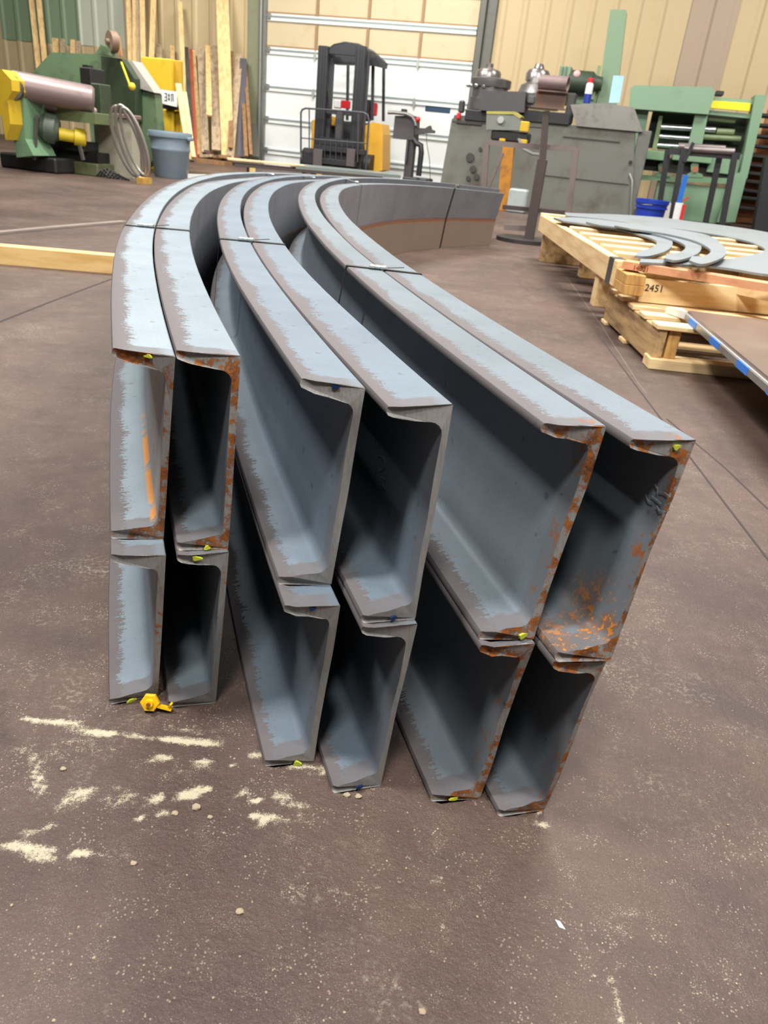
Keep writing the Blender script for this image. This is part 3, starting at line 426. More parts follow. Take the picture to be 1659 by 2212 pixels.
def make_channel(c, lay, mats, label):
    vs, fs, mi, uv = [], [], [], []; n = len(RING); s = 0; prev = None; S = []
    for t in TS:
        q = chan_pt(c, lay, BW/2, HH/2, t)
        if prev is not None: s += (q-prev).length
        prev = q; S.append(s)
        for a, b in RING: vs.append(chan_pt(c, lay, a, b, t))
    org = vs[0].copy(); org.z = 0 if lay == 'L' else HH
    me = bpy.data.meshes.new('steel_channel')
    for i in range(len(TS)-1):
        for j in range(n):
            k = (j+1) % n; fs.append((i*n+j, (i+1)*n+j, (i+1)*n+k, i*n+k)); mi.append(2 if j < 4 else 0)
            w = [RING[j][0]/BW, RING[j][0]/BW, RING[k][0]/BW, RING[k][0]/BW]
            if j < 4: w = [RING[j][1]/HH, RING[j][1]/HH, RING[k][1]/HH, RING[k][1]/HH]
            uv += [(S[i], w[0]), (S[i+1], w[1]), (S[i+1], w[2]), (S[i], w[3])]
    o = (len(TS)-1)*n
    from mathutils.geometry import tessellate_polygon
    nv = len(vs); vs += [vs[j] for j in range(n)]+[vs[o+j] for j in range(n)]
    for tri in tessellate_polygon([[Vector((a, b, 0)) for a, b in RING]]):
        if (Vector(RING[tri[1]])-Vector(RING[tri[0]])).to_3d().cross((Vector(RING[tri[2]])-Vector(RING[tri[0]])).to_3d()).z < 0: tri = tri[::-1]
        fs.append(tuple(nv+j for j in tri)); mi.append(1); uv += [(0, 0)]*3
        fs.append(tuple(nv+n+j for j in tri[::-1])); mi.append(1); uv += [(0, 0)]*3
    me.from_pydata([tuple(p-org) for p in vs], [], fs)
    for m in mats: me.materials.append(m)
    for p, m in zip(me.polygons, mi): p.material_index = m; p.use_smooth = m != 1
    l = me.uv_layers.new(name='run')
    l.data.foreach_set('uv', [x for p in uv for x in p])
    me.set_sharp_from_angle(angle=math.radians(38))
    ob = bpy.data.objects.new('steel_channel', me); COL.objects.link(ob); ob.location = org
    tag(ob, label, 'steel channel', 'curved steel channels stacked in three bundles')
    return ob
ST = {
 'b1': steel('mill_scale_left', base=(122, 135, 145), rust=.55, seed=1.0), 'b2': steel('mill_scale_middle', base=(106, 120, 133), rust=0, seed=4.3),
 'b3': steel('mill_scale_right', base=(110, 121, 130), rust=1.0, seed=7.7), 'back': steel('mill_scale_web_back', base=(140, 141, 148), rust=.2, seed=2.2, jag=.0, rough=.55, seam=-1),  # web back base lightened to make up for little light there
 'b1u': steel('mill_scale_orange_root', base=(130, 143, 152), rust=.55, seed=1.4, drip=1), 'b3u': steel('mill_scale_orange_flecks', base=(110, 121, 130), rust=1.0, seed=7.1, flecks=1),
 'tanback': steel('mill_scale_browned_web', base=(170, 160, 150), rust=.3, tan=.75, seed=3.1, jag=0, rough=.6, seam=1)}  # base lightened for the same lack of light
CF = {'r1': cutface('torch_cut_rusty', 1.0, 2), 'c': cutface('torch_cut_clean', 0, 5), 'r2': cutface('torch_cut_lightly_rusted', .6, 9)}
CH = {}
LAB = {
 (0, 'U'): 'leftmost upper curved steel channel in left bundle, rusty torch-cut end',
 (1, 'U'): 'upper right curved steel channel of the left bundle, thick orange rust on top corner',
 (0, 'L'): 'leftmost bottom curved steel channel, yellow knob tucked under its cut end',
 (1, 'L'): 'lower right channel of the left bundle, rusty lower lip resting on floor',
 (2, 'U'): 'upper left curved channel of the middle bundle, blue heat tint on clean cut',
 (3, 'U'): 'upper right curved channel of the middle bundle, bare grey cut end, chalk scribble inside',
 (2, 'L'): 'lower left channel of the middle bundle, on the floor, clean grey cut',
 (3, 'L'): 'lower right channel of the middle bundle, pale thin web edge, on the floor',
 (4, 'U'): 'upper left curved channel of the right bundle, wide grey web, rusted end',
 (5, 'U'): 'rightmost upper curved steel channel, orange rust flecks at its inside corner',
 (4, 'L'): 'lower left channel of the right bundle, dark inside, on the floor',
 (5, 'L'): 'rightmost bottom curved steel channel, nearest to the camera, rusty lower lip'}
for c in range(6):
    for lay in 'UL':
        body = ST[('b1', 'b2', 'b3')[c//2]]; cut = CF[('r1', 'c', 'r1')[c//2]]
        if (c, lay) in ((1, 'L'), (0, 'L')): cut = CF['r2']
        if (c, lay) == (0, 'U'): body = ST['b1u']
        if (c, lay) == (5, 'U'): body = ST['b3u']
        back = ST['tanback'] if (c, lay) == (5, 'L') else ST['back']
        CH[(c, lay)] = make_channel(c, lay, [body, cut, back], LAB[(c, lay)])
# paint dabs on the cut faces (parts of their channels)
M_LIME = paint('lime_marker_paint', (196, 206, 60), .6, amt=.5)
def end_frame(c, lay, n, z):
    p = chan_pt(c, lay, n, z, 0); a = chan_pt(c, lay, min(BW, n+.004), z, 0)-chan_pt(c, lay, max(0, n-.004), z, 0)
    b = chan_pt(c, lay, n, z+.003, 0)-chan_pt(c, lay, n, z-.003, 0); a.normalize(); b.normalize(); nn = a.cross(b).normalized()
    if nn.y > 0: nn = -nn
    return p, a, b, nn
def dab(c, lay, n, z, w, h, mat=None, name='paint_mark', label='lime yellow paint dab'):
    p, a, b, nn = end_frame(c, lay, n, z); m = MB(); k = 10; pts = []
    for i in range(k): g = 2*PI*i/k; r = 1+.25*math.sin(3*g+c+n*90); pts.append(p+a*(w/2*r*math.cos(g))+b*(h/2*r*math.sin(g)))
    m.v = [tuple(q+nn*.0022) for q in pts]+[tuple(q-nn*.0005) for q in pts]
    m.f = [tuple(range(k)), tuple(range(2*k-1, k-1, -1))]+[(i, (i+1) % k, (i+1) % k+k, i+k) for i in range(k)]; m.sm = [False]*len(m.f)
    par = CH[(c, lay)]; o = m.build(name, mat or M_LIME, {'_e': par, '_o': tuple(par.location)})
    o['label'] = label
dab(0, 'U', BW*.42, HH-.004, .010, .004); dab(1, 'L', BW*.62, HH-.006, .012, .006); dab(1, 'U', BW*.42, .004, .008, .006)
dab(0, 'L', BW*.55, .003, .014, .005); dab(2, 'L', BW*.35, .004, .010, .008); dab(4, 'U', BW*.24, .007, .014, .007)
dab(4, 'L', BW*.55, .005, .012, .005); dab(5, 'U', BW*.28, HH-.008, .007, .006)
M_BLUEHEAT = paint('heat_blued_steel', (40, 62, 110), .3, .6, amt=.4)
dab(2, 'U', BW*.46, HH-.004, .009, .004, M_BLUEHEAT, 'heat_tint_spot', 'blue heat tint on the cut edge')
dab(2, 'L', BW*.5, HH-.004, .008, .004, M_BLUEHEAT, 'heat_tint_spot', 'dark blue burn spot'); dab(3, 'U', BW*.45, .006, .009, .006, M_BLUEHEAT, 'heat_tint_spot', 'dark burn notch')
dab(3, 'L', BW*.48, .007, .010, .005, M_BLUEHEAT, 'heat_tint_spot', 'dark burn spot')
# chalk scribbles on the webs
M_CHALK = paint('faint_chalk', (112, 118, 122), .9, amt=.6)
def scribble(c, lay, strokes, r=.0011):
    par = CH[(c, lay)]; z0 = 1 if lay == 'U' else 0; te = ENDS[(c, lay, 'top', 'web')]+.03
    A = Vector((*line(c, z0+1, 'web', te), lev(z0+1, te))); B = Vector((*line(c, z0, 'web', te), lev(z0, te))); C_ = Vector((*line(c, z0+1, 'web', te+.03), lev(z0+1, te)))
    nn = (B-A).cross(C_-A).normalized()
    if nn.x > 0: nn = -nn
    m = MB()
    for st in strokes:
        pts = []
        for (u, v) in st:
            D = ray(u, v); o = Vector((0, 0, HC)); t = (A+nn*(TW+.0005)-o).dot(nn)/D.dot(nn); pts.append(o+D*t)
        m.tube(pts, r, 5)
    o = m.build('chalk_mark', M_CHALK, {'_e': par, '_o': tuple(par.location)}); o['label'] = 'faint chalk scribble on the inside of the web'
scribble(3, 'U', [[(814, 992), (820, 985), (828, 988), (833, 999), (830, 1012), (822, 1018), (818, 1010)], [(820, 1046), (828, 1050), (834, 1060), (827, 1062)], [(824, 1030), (832, 1036), (829, 1044)]], .0006)
scribble(5, 'U', [[(1398, 1052), (1404, 1046), (1414, 1046), (1421, 1055), (1419, 1066)], [(1395, 1060), (1395, 1072), (1401, 1083), (1411, 1086)], [(1408, 1071), (1418, 1079), (1428, 1088)], [(1424, 1062), (1436, 1064), (1448, 1074)], [(1419, 1092), (1424, 1103), (1438, 1106), (1446, 1101)]], .0005)

# ------------------------------------------------------------------ straps with crimped seals
M_STRAP = paint('black_steel_strap', (42, 42, 44), .4, .6, amt=.2); M_SEAL = paint('galvanised_seal', (205, 212, 210), .3, .7, dirt=(120, 125, 125), amt=.3)
M_GLARE = paint('glare_grey_strap', (170, 174, 178), .3, .7, amt=.3)  # pale grey puts the glare on the straps into their colour
def near(c, z, k, u, v):
    q = G(u, v, z*HH); best = min((((line(c, z, k, TH0+i*.004)[0]-q.x)**2+(line(c, z, k, TH0+i*.004)[1]-q.y)**2), TH0+i*.004) for i in range(430)); return best[1]
def strap(bun, tipth, webth, label, sealpos=.35, mat=None, wid=.0125):
    a, b = 2*bun, 2*bun+1
    def P(c, z, k, th, dn, dz):
        p = line(c, z, k, th); q = line(c, z, k, th+.004); t = Vector((q[0]-p[0], q[1]-p[1], 0)).normalized(); nrm = Vector((-t.y, t.x, 0))
        return Vector((p[0], p[1], lev(z, th)))+nrm*dn+Vector((0, 0, dz)), t
    e = .0012
    K = [P(a, 2, 'tip', tipth, e, -.002), P(a, 2, 'tip', tipth, -.001, e*1.3), P(b, 2, 'web', webth, .001, e*1.3), P(b, 2, 'web', webth, -e, -.002),
         P(b, 1, 'web', webth, -e, 0), P(b, 0, 'web', webth, -e, .003), P(b, 0, 'web', webth, .002, .0009), P(a, 0, 'tip', tipth, -.002, .0009), P(a, 0, 'tip', tipth, e, .003), P(a, 1, 'tip', tipth, e, 0)]
    vs, fs = [], []; n = len(K); cen = sum((k[0] for k in K), Vector())/n
    for p, t in K:
        w = t*(wid/2)*(1 if t.y > -.3 else 1)
        out = (p-cen); out -= t*out.dot(t); out.normalize()
        vs += [p-w, p+w, p+w+out*.0008, p-w+out*.0008]
    for i in range(n):
        j = (i+1) % n
        for q in range(4): r = (q+1) % 4; fs.append((i*4+q, i*4+r, j*4+r, j*4+q))
    m = MB(); m.add(vs, fs)
    base = tuple(K[7][0]*1.0); th = thing('steel_strap', label, 'strap', (base[0], base[1], 0), group='steel straps round the channel bundles')
    m.build('band', mat or M_STRAP, th)
    A, B = K[1][0], K[2][0]; d = (B-A).normalized(); c0 = A.lerp(B, sealpos)+Vector((0, 0, .004)); t = K[1][1]; up = Vector((0, 0, 1))
    s = MB(); L_ = .019; x, y = d, up.cross(d).normalized()
    for q in (-1, 0, 1):                     # folded sleeve with two crimps
        c1 = c0+x*(q*L_*.62); w2 = .0095 if q else .0082
        M = Matrix((( x.x, y.x, up.x, c1.x), (x.y, y.y, up.y, c1.y), (x.z, y.z, up.z, c1.z), (0, 0, 0, 1)))
        s.box(-L_*.33, L_*.33, -w2, w2, -.003, .003, .0012, M)
    s.box(-L_*.95, L_*.95, -.0085, .0085, -.0022, .0022, .001, Matrix(((x.x, y.x, up.x, c0.x), (x.y, y.y, up.y, c0.y), (x.z, y.z, up.z, c0.z), (0, 0, 0, 1))))
    s.build('seal', M_SEAL, th)
    tl = MB(); e1 = c0+x*.02; tl.beam(tuple(e1), tuple(e1+x*.035+Vector((0, 0, .004))+y*.003), .009, .0008); tl.build('strap_tail', mat or M_STRAP, th)
strap(0, near(0, 2, 'tip', 269, 487), near(1, 2, 'web', 411, 500), 'steel strap across the left bundle, nearest to its cut ends', .33)
strap(1, near(2, 2, 'tip', 477, 517), near(3, 2, 'web', 617, 530), 'steel strap across the front half of the middle bundle', .40)
strap(2, near(4, 2, 'tip', 752, 575), near(5, 2, 'web', 908, 591), 'steel strap across the front half of the right bundle', .42)
strap(0, near(0, 2, 'tip', 570, 367.5), near(1, 2, 'web', 625, 380), 'steel strap far back on the left bundle at the bend', .6, M_GLARE)
strap(1, near(2, 2, 'tip', 648, 376), near(3, 2, 'web', 700, 386), 'steel strap far back on the middle bundle at the bend', .6, M_GLARE)
strap(2, near(4, 2, 'tip', 738, 382), near(5, 2, 'web', 785, 397), 'pale glare-coloured steel strap running down the inner web of the right bundle', .75, M_GLARE, .02)
strap(2, -.50, near(5, 2, 'web', 984, 393.5), 'dark steel strap near the far cut end of the right bundle', .5, None, .02)

# yellow hexagonal knob under the leftmost bottom channel
M_YEL = paint('bright_yellow_plastic', (240, 190, 20), .4, dirt=(150, 100, 20), amt=.15)
p = G(326, 1517, .012); t = thing('hexagonal_knob', 'small yellow hexagonal knob with tab, under the leftmost channel end', 'knob', (p.x, p.y, 0))
q = Vector((p.x, p.y, .0135)); ax = Vector((.05, -.9, .35)).normalized()
m = MB(); m.lathe(q, q+ax*.008, [(0, .0125), (.15, .0135), (.85, .0135), (1, .0125)], 6, smooth=False); m.build('hexagonal_disc', M_YEL, t)
m = MB(); m.lathe(q+ax*.008, q+ax*.012, [(0, .0065), (1, .0055)], 16); m.build('hub', M_YEL, t)
m = MB(); m.cyl(q+ax*.012, q+ax*.015, .0028, n=10); m.build('screw', paint('copper_screw', (190, 120, 80), .4, .7), t)
m = MB(); m.beam((q.x+.010, q.y-.003, .010), (q.x+.030, q.y-.002, .005), .008, .004, .4); m.beam((q.x+.026, q.y-.002, .006), (q.x+.030, q.y-.003, .016), .006, .003); m.build('tab', M_YEL, t)

# ------------------------------------------------------------------ floor
def seg_d(px, py, ax_, ay, bx, by):
    dx, dy = bx-ax_, by-ay; l = dx*dx+dy*dy; t = 0 if l == 0 else max(0, min(1, ((px-ax_)*dx+(py-ay)*dy)/l)); return math.hypot(px-ax_-t*dx, py-ay-t*dy)
DUST = [((50, 1552), (110, 1560), 10, .8), ((120, 1562), (235, 1583), 9, 1.3), ((230, 1583), (360, 1600), 5, .7), ((355, 1597), (450, 1606), 6, 1.1), ((450, 1608), (560, 1630), 5, 1.2), ((330, 1635), (400, 1637), 5, 1), ((395, 1637), (460, 1650), 5, .8),
 ((490, 1650), (550, 1667), 4, .8), ((75, 1580), (72, 1640), 18, .5), ((72, 1640), (90, 1720), 20, .65), ((170, 1700), (140, 1740), 20, .6), ((10, 1828), (110, 1846), 18, 1), ((160, 1842), (245, 1843), 7, .9), ((60, 1800), (110, 1785), 20, .6),
 ((170, 1730), (190, 1710), 20, .6), ((300, 1768), (365, 1757), 7, .9), ((330, 1730), (345, 1722), 16, .9), ((390, 1722), (440, 1705), 16, 1.1), ((525, 1715), (560, 1732), 10, 1), ((600, 1720), (650, 1745), 20, .7), ((550, 1760), (665, 1768), 6, 1.1),
 ((560, 1785), (570, 1775), 12, .8), ((250, 1690), (285, 1722), 16, .45), ((620, 1652), (705, 1668), 14, .8), ((1130, 1765), (1190, 1790), 12, .7), ((1165, 1748), (1178, 1742), 7, 1.3), ((640, 2100), (660, 2052), 14, .5), ((440, 2090), (470, 2060), 12, .5),
 ((600, 2050), (680, 2085), 16, .65), ((700, 2140), (780, 2200), 36, .5), ((0, 2045), (45, 2015), 24, .55), ((930, 1905), (960, 1900), 22, .5), ((1000, 2130), (1100, 2200), 50, .42), ((1310, 2120), (1335, 2085), 8, .6), ((960, 2010), (1010, 2040), 24, .35),
 ((1050, 1990), (1110, 2010), 16, .3), ((1370, 1995), (1380, 1800), 5, .4), ((640, 1785), (700, 1800), 20, .3), ((350, 1555), (480, 1600), 26, .35), ((130, 1605), (200, 1590), 12, .35), ((60, 1610), (420, 1660), 60, .26), ((250, 1730), (700, 1790), 55, .26), ((450, 1900), (1000, 1960), 60, .22), ((900, 2080), (1150, 2190), 60, .30), ((1350, 2000), (1560, 2150), 60, .24), ((30, 2000), (300, 2150), 70, .22), ((850, 1830), (1250, 1900), 50, .22), ((930, 1500), (1659, 2000), 60, .12), ((1480, 1060), (1659, 1190), 40, .2)]
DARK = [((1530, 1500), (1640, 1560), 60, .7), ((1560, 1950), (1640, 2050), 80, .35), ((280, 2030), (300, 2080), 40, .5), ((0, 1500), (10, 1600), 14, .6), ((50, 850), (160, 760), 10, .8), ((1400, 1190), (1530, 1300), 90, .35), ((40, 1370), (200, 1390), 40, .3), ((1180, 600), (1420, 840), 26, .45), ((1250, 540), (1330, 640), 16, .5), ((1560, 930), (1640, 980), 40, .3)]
def segs(Ls): return [(*G(*a)[:2], *G(*b)[:2], w*(G((a[0]+b[0])/2+1, (a[1]+b[1])/2)-G((a[0]+b[0])/2, (a[1]+b[1])/2)).length, s) for a, b, w, s in Ls]
SD, SK = segs(DUST), segs(DARK)
def grid(lo, hi, f0, f1, fine, coarse):
    r = []; x = lo
    while x < hi: r.append(x); x += fine if f0 <= x < f1 else coarse
    return r+[hi]
gx = grid(-14, 14, -1.0, 1.2, .011, 1.0); gx = sorted(set([round(x, 4) for x in gx])); gy = grid(-3, 24, .42, 1.35, .011, .5)
m = MB(); cx_, cy_ = len(gx), len(gy)
m.v = [(x, y, 0.0) for y in gy for x in gx]; m.f = [(j*cx_+i, j*cx_+i+1, (j+1)*cx_+i+1, (j+1)*cx_+i) for j in range(cy_-1) for i in range(cx_-1)]; m.sm = [False]*len(m.f)
vals = [[], []]
for (x, y, _) in m.v:
    for S_, out in ((SD, vals[0]), (SK, vals[1])):
        a = 0
        if -3 < x < 3 and .3 < y < 7:
            for ax_, ay, bx, by, w, s in S_:
                if abs(x-(ax_+bx)/2) > abs(bx-ax_)/2+3*w or abs(y-(ay+by)/2) > abs(by-ay)/2+3*w: continue
                a = max(a, s*math.exp(-(seg_d(x, y, ax_, ay, bx, by)/w)**2))
        out.append(a)
fm, nt, b = nodes('stained_concrete')
co = objco(nt)
at1 = N(nt, 'ShaderNodeAttribute', attribute_name='dust'); at2 = N(nt, 'ShaderNodeAttribute', attribute_name='stain')
n_big = noise(nt, co, 1.3, 6, .6); n_mid = noise(nt, co, 9, 8, .7); n_fine = noise(nt, co, 120, 5, .75); n_grit = noise(nt, co, 260, 3, .7); n_pat = noise(nt, co, 3.1, 7, .75)
base = mixc(nt, smooth(nt, n_big, .3, .7), s2l((68, 51, 46)), s2l((98, 78, 69)))
base = mixc(nt, math_(nt, 'MULTIPLY', smooth(nt, n_mid, .45, .75), .5), base, s2l((60, 48, 46)))
base = mixc(nt, math_(nt, 'MULTIPLY', smooth(nt, n_fine, .45, .8), .5), base, s2l((60, 48, 45)))
base = mixc(nt, math_(nt, 'MULTIPLY', smooth(nt, n_grit, .60, .72), .5), base, s2l((150, 136, 124)))
patch_ = math_(nt, 'MULTIPLY', smooth(nt, n_pat, .50, .68), smooth(nt, n_fine, .50, .60))
base = mixc(nt, math_(nt, 'MULTIPLY', patch_, .6), base, s2l((158, 146, 130)))
vo = N(nt, 'ShaderNodeTexVoronoi'); vo.inputs['Scale'].default_value = 210; L(nt, co, vo.inputs['Vector'])
sel = noise(nt, co, 14, 3, .6)
speck = math_(nt, 'MULTIPLY', math_(nt, 'LESS_THAN', vo.outputs['Distance'], .24), math_(nt, 'GREATER_THAN', sel, .56))
base = mixc(nt, math_(nt, 'MULTIPLY', speck, .6), base, s2l((158, 144, 128)))
n_x = noise(nt, co, 620, 3, .7); n_xl = noise(nt, mapping(nt, co, (1, 1, 1), (3, 7, 0)), 330, 4, .75); n_cl = noise(nt, co, 22, 5, .7)
base = mixc(nt, math_(nt, 'MULTIPLY', smooth(nt, math_(nt, 'ADD', n_x, math_(nt, 'MULTIPLY', math_(nt, 'SUBTRACT', n_cl, .5), .35)), .60, .68), .65), base, s2l((168, 152, 136)))
base = mixc(nt, math_(nt, 'MULTIPLY', smooth(nt, n_xl, .56, .68), .6), base, s2l((58, 46, 43)))
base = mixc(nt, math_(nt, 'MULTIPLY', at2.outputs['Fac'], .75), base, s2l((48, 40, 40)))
dn = math_(nt, 'ADD', math_(nt, 'MULTIPLY', n_x, 1.1), math_(nt, 'ADD', math_(nt, 'MULTIPLY', n_fine, 1.2), math_(nt, 'MULTIPLY', n_cl, 1.3)))
dm = math_(nt, 'MULTIPLY', smooth(nt, math_(nt, 'ADD', at1.outputs['Fac'], math_(nt, 'SUBTRACT', dn, 1.8)), .36, .80), smooth(nt, at1.outputs['Fac'], .04, .25))
base = mixc(nt, math_(nt, 'MULTIPLY', dm, .9), base, s2l((196, 186, 160)))
L(nt, base, b.inputs['Base Color'])
L(nt, math_(nt, 'ADD', .36, math_(nt, 'MULTIPLY', n_mid, .25)), b.inputs['Roughness'])
bump(nt, b, math_(nt, 'ADD', math_(nt, 'MULTIPLY', n_fine, 1), math_(nt, 'MULTIPLY', n_mid, 1.5)), .55, .004)
fl = m.build('floor', fm, base=(0, 0, 0), uvs=1); tag(fl, kind='structure')
for nm, va in (('dust', vals[0]), ('stain', vals[1])):
    a = fl.data.attributes.new(nm, 'FLOAT', 'POINT'); a.data.foreach_set('value', va)
# joints in the slab
M_J = paint('joint_filler_dark', (62, 52, 50), .9, amt=.3); M_JP = paint('worn_pale_strip', (140, 127, 118), .75, amt=.5, scale=3)
def strip(pts, wid, mat, name, h=.0009):
    m = MB()
    for a_, b_ in zip(pts[:-1], pts[1:]):
        A, B = G(*a_), G(*b_); d = (B-A).normalized(); n_ = Vector((-d.y, d.x, 0))*wid/2
        m.add([A+n_, A-n_, B-n_, B+n_]+[p+Vector((0, 0, h)) for p in (A+n_, A-n_, B-n_, B+n_)], [(4, 5, 6, 7), (0, 1, 5, 4), (1, 2, 6, 5), (2, 3, 7, 6), (3, 0, 4, 7)])
    o = m.build(name, mat, base=(0, 0, 0)); tag(o, kind='structure')
strip([(-150, 745), (0, 695), (120, 648), (243, 602)], .012, M_J, 'floor_joint_1'); strip([(-150, 525), (0, 507), (130, 494), (262, 483)], .03, M_J, 'floor_joint_2'); strip([(-150, 516), (0, 500), (130, 488), (268, 477)], .06, M_JP, 'floor_joint_3', .0006)
strip([(1290, 720), (1375, 835), (1560, 1080), (1700, 1262)], .006, M_J, 'floor_joint_4'); strip([(1225, 600), (1300, 705), (1380, 830), (1395, 850)], .004, paint('worn_joint', (112, 98, 90), .8), 'floor_joint_5', .0007); strip([(1440, 905), (1565, 1010), (1659, 1100)], .006, M_J, 'floor_joint_6', .0007)
# grit and stones
M_STONE = paint('pale_stone_chip', (168, 152, 128), .9, amt=.3)
m = MB()
for i in range(520):
    u = rnd.uniform(0, 1659); v = rnd.uniform(1500, 2212) if rnd.random() < .8 else rnd.uniform(900, 1500); g = G(u, v)
    r = rnd.uniform(.0005, .0015)*(1.3 if rnd.random() < .1 else 1)
    bm = bmesh.new(); bmesh.ops.create_icosphere(bm, subdivisions=1, radius=r)
    for q in bm.verts: q.co *= rnd.uniform(.6, 1.25); q.co.z *= .6
    bm.verts.index_update(); m.add([(q.co.x+g.x, q.co.y+g.y, q.co.z+r*.3) for q in bm.verts], [tuple(q.index for q in f.verts) for f in bm.faces]); bm.free()
o = m.build('grit', M_STONE, base=(0, .8, 0)); tag(o, 'scattered pale grit on the brown concrete floor', 'grit', kind='stuff')
for i, (u, v, r, lab) in enumerate([(424, 1746, .0048, 'largest pale stone chip, among the sawdust left of the middle bundle'), (378, 1758, .0035, 'pale stone chip just left of the largest one'), (749, 1719, .0038, 'flat chip in front of the middle bundle, the left of two'), (774, 1722, .0036, 'flat chip in front of the middle bundle, the right of two'),
    (518, 1971, .0036, 'brown stone chip alone on the floor below the sawdust'), (289, 1866, .003, 'yellowish stone chip at lower left of the floor'), (137, 1662, .0032, 'pale stone chip near the left edge, between two dust streaks'), (912, 2186, .0032, 'pale pebble at the bottom of the picture'), (454, 1766, .0028, 'small round chip right of the largest one')]):
    g = G(u, v); bm = bmesh.new(); bmesh.ops.create_icosphere(bm, subdivisions=2, radius=r)
    for q in bm.verts: q.co *= rnd.uniform(.8, 1.2); q.co.z *= .55; q.co.x *= 1.2
    bm.verts.index_update(); m = MB(); m.add([(q.co.x+g.x, q.co.y+g.y, q.co.z+r*.45) for q in bm.verts], [tuple(q.index for q in f.verts) for f in bm.faces]); bm.free()
    o = m.build('stone_chip', M_STONE, base=(g.x, g.y, 0)); tag(o, lab, 'stone', 'stone chips on the floor')
g = G(1209, 1999); m = MB(); m.prism([(g.x-.0045, g.y+.006), (g.x+.001, g.y+.004), (g.x+.0055, g.y-.005), (g.x-.001, g.y-.003)], 0, .0012, 'xy'); o = m.build('plastic_chip', paint('pale_blue_plastic', (190, 215, 220), .5), base=(g.x, g.y, 0)); tag(o, 'tiny pale blue chip lying alone on the front floor', 'chip')

# ------------------------------------------------------------------ light
w = bpy.data.worlds.new('hall'); sc.world = w; w.use_nodes = True; bg = w.node_tree.nodes['Background']; bg.inputs[0].default_value = (.93, .97, 1, 1); bg.inputs[1].default_value = .06
def lamp(name, loc, tgt, size, power, col=(1, .97, .92)):
    l = bpy.data.lights.new(name, 'AREA'); l.shape = 'RECTANGLE'; l.size, l.size_y = size; l.energy = power; l.color = col
    o = bpy.data.objects.new(name, l); COL.objects.link(o); o.location = loc; o.rotation_euler = (Vector(tgt)-Vector(loc)).to_track_quat('-Z', 'Y').to_euler(); return o
lamp('unseen_area_light', (-2.3, .9, 5.2), (.2, 1.3, .3), (.8, .8), 300)
lamp('unseen_area_light', (-.4, -1.1, 5.4), (.1, 1.2, .3), (.8, .8), 250)
lamp('unseen_area_light', (-5.5, 11.0, 5.4), (-5.0, 16.0, 1.0), (2.0, 1.2), 420)  # added light that brightens the left end of the back wall
lamp('unseen_area_light', (1.6, 5.5, 6.0), (1.6, 5.5, 0), (2.4, 1.2), 640)
lamp('unseen_area_light', (-3.0, 8.0, 6.0), (-3, 8.5, 0), (2.4, 1.2), 560)
lamp('unseen_area_light', (-1.0, 13.0, 6.0), (-1.5, 15, 0), (2.4, 1.2), 470)
lamp('unseen_area_light', (5.5, 10.5, 6.0), (5.5, 13, 0), (2.4, 1.2), 400)
lamp('unseen_area_light', (3.6, -1.0, 5.4), (1.8, 4.5, 0), (1.2, 1.2), 260)  # added light for the pallets and the far inner web
sc.view_settings.view_transform = 'Standard'; sc.view_settings.look = 'None'; sc.view_settings.gamma = 1; sc.view_settings.exposure = 0.0
sc.view_settings.use_curve_mapping = False

# ------------------------------------------------------------------ back wall, trims, door
CREAM = (205, 182, 140)
M_W = {'cream': paint('cream_wall_sheet', (186, 165, 126), .55, amt=.15, scale=2), 'tan': paint('tan_wall_sheet', (196, 176, 136), .55, amt=.2, scale=2),
       'green': paint('green_wall_sheet', (130, 150, 120), .5, amt=.1), 'pale': paint('pale_grey_green_sheet', (192, 198, 180), .5, amt=.1), 'taupe': paint('taupe_wall_sheet', (160, 140, 118), .5, amt=.15),
       'olive': paint('olive_wall_sheet', (140, 132, 98), .55, amt=.2)}
PITCH_R = .41
def wall_piece(m, a0, a1, z0, z1):
    """ribbed sheet: flat pans with raised ribs, towards the room (-y)"""
    xs = []; k0 = math.floor(a0/PITCH_R)
    x = k0*PITCH_R
    P = []
    while x < a1+PITCH_R:
        P += [(x, 0), (x+.24, 0), (x+.285, -.022), (x+.345, -.022), (x+.39, 0)]
        x += PITCH_R
    Q = []
    for (p, q), (r, s_) in zip(P[:-1], P[1:]):
        for t, y in ((p, q), (r, s_)):
            if a0 <= t <= a1 and (not Q or abs(Q[-1][0]-t) > 1e-6): Q.append((t, y))
    Q = [(a0, Q[0][1])]+Q+[(a1, Q[-1][1])]
    vs = [(a, y, z) for z in (z0, z1) for a, y in Q]; n = len(Q)
    fs = [(i, i+1, n+i+1, n+i) for i in range(n-1)]
    vs += [(a, .02, z) for z in (z0, z1) for a in (a0, a1)]; k = 2*n
    fs += [(k, k+2, k+3, k+1), (0, k, k+1, n-1), (n, 2*n-1, k+3, k+2), (0, n, k+2, k), (n-1, k+1, k+3, 2*n-1)]
    m.add(vs, fs)
ZT = 5.2
aL = -14.0; a172 = W(172, 50, 0)[0]; a268 = W(268, 50, 0)[0]; a540 = W(540, 50, 0)[0]; aD0 = W(578, 120, 0)[0]; aD1 = W(1032, 60, 0)[0]; aC = W(1070, 60, 0)[0]
aT0 = W(1482, 60, 0)[0]; aT1 = W(1586, 60, 0)[0]; aR = 14.0; zG = W(100, 93, 0)[1]; zP = W(215, 101, 0)[1]; zDT = W(800, -60, 0)[1]
parts = {}
def wp(key, *a): wall_piece(parts.setdefault(key, MB()), *a)
a3 = W(4, 60, 0)[0]
wp('tan', aL, a3, 0, ZT); wp('green', a3, a172, zG, ZT); wp('tan', a3, a172, 0, zG); wp('pale', a172, a268, zP, ZT); wp('tan', a172, a268, 0, zP)
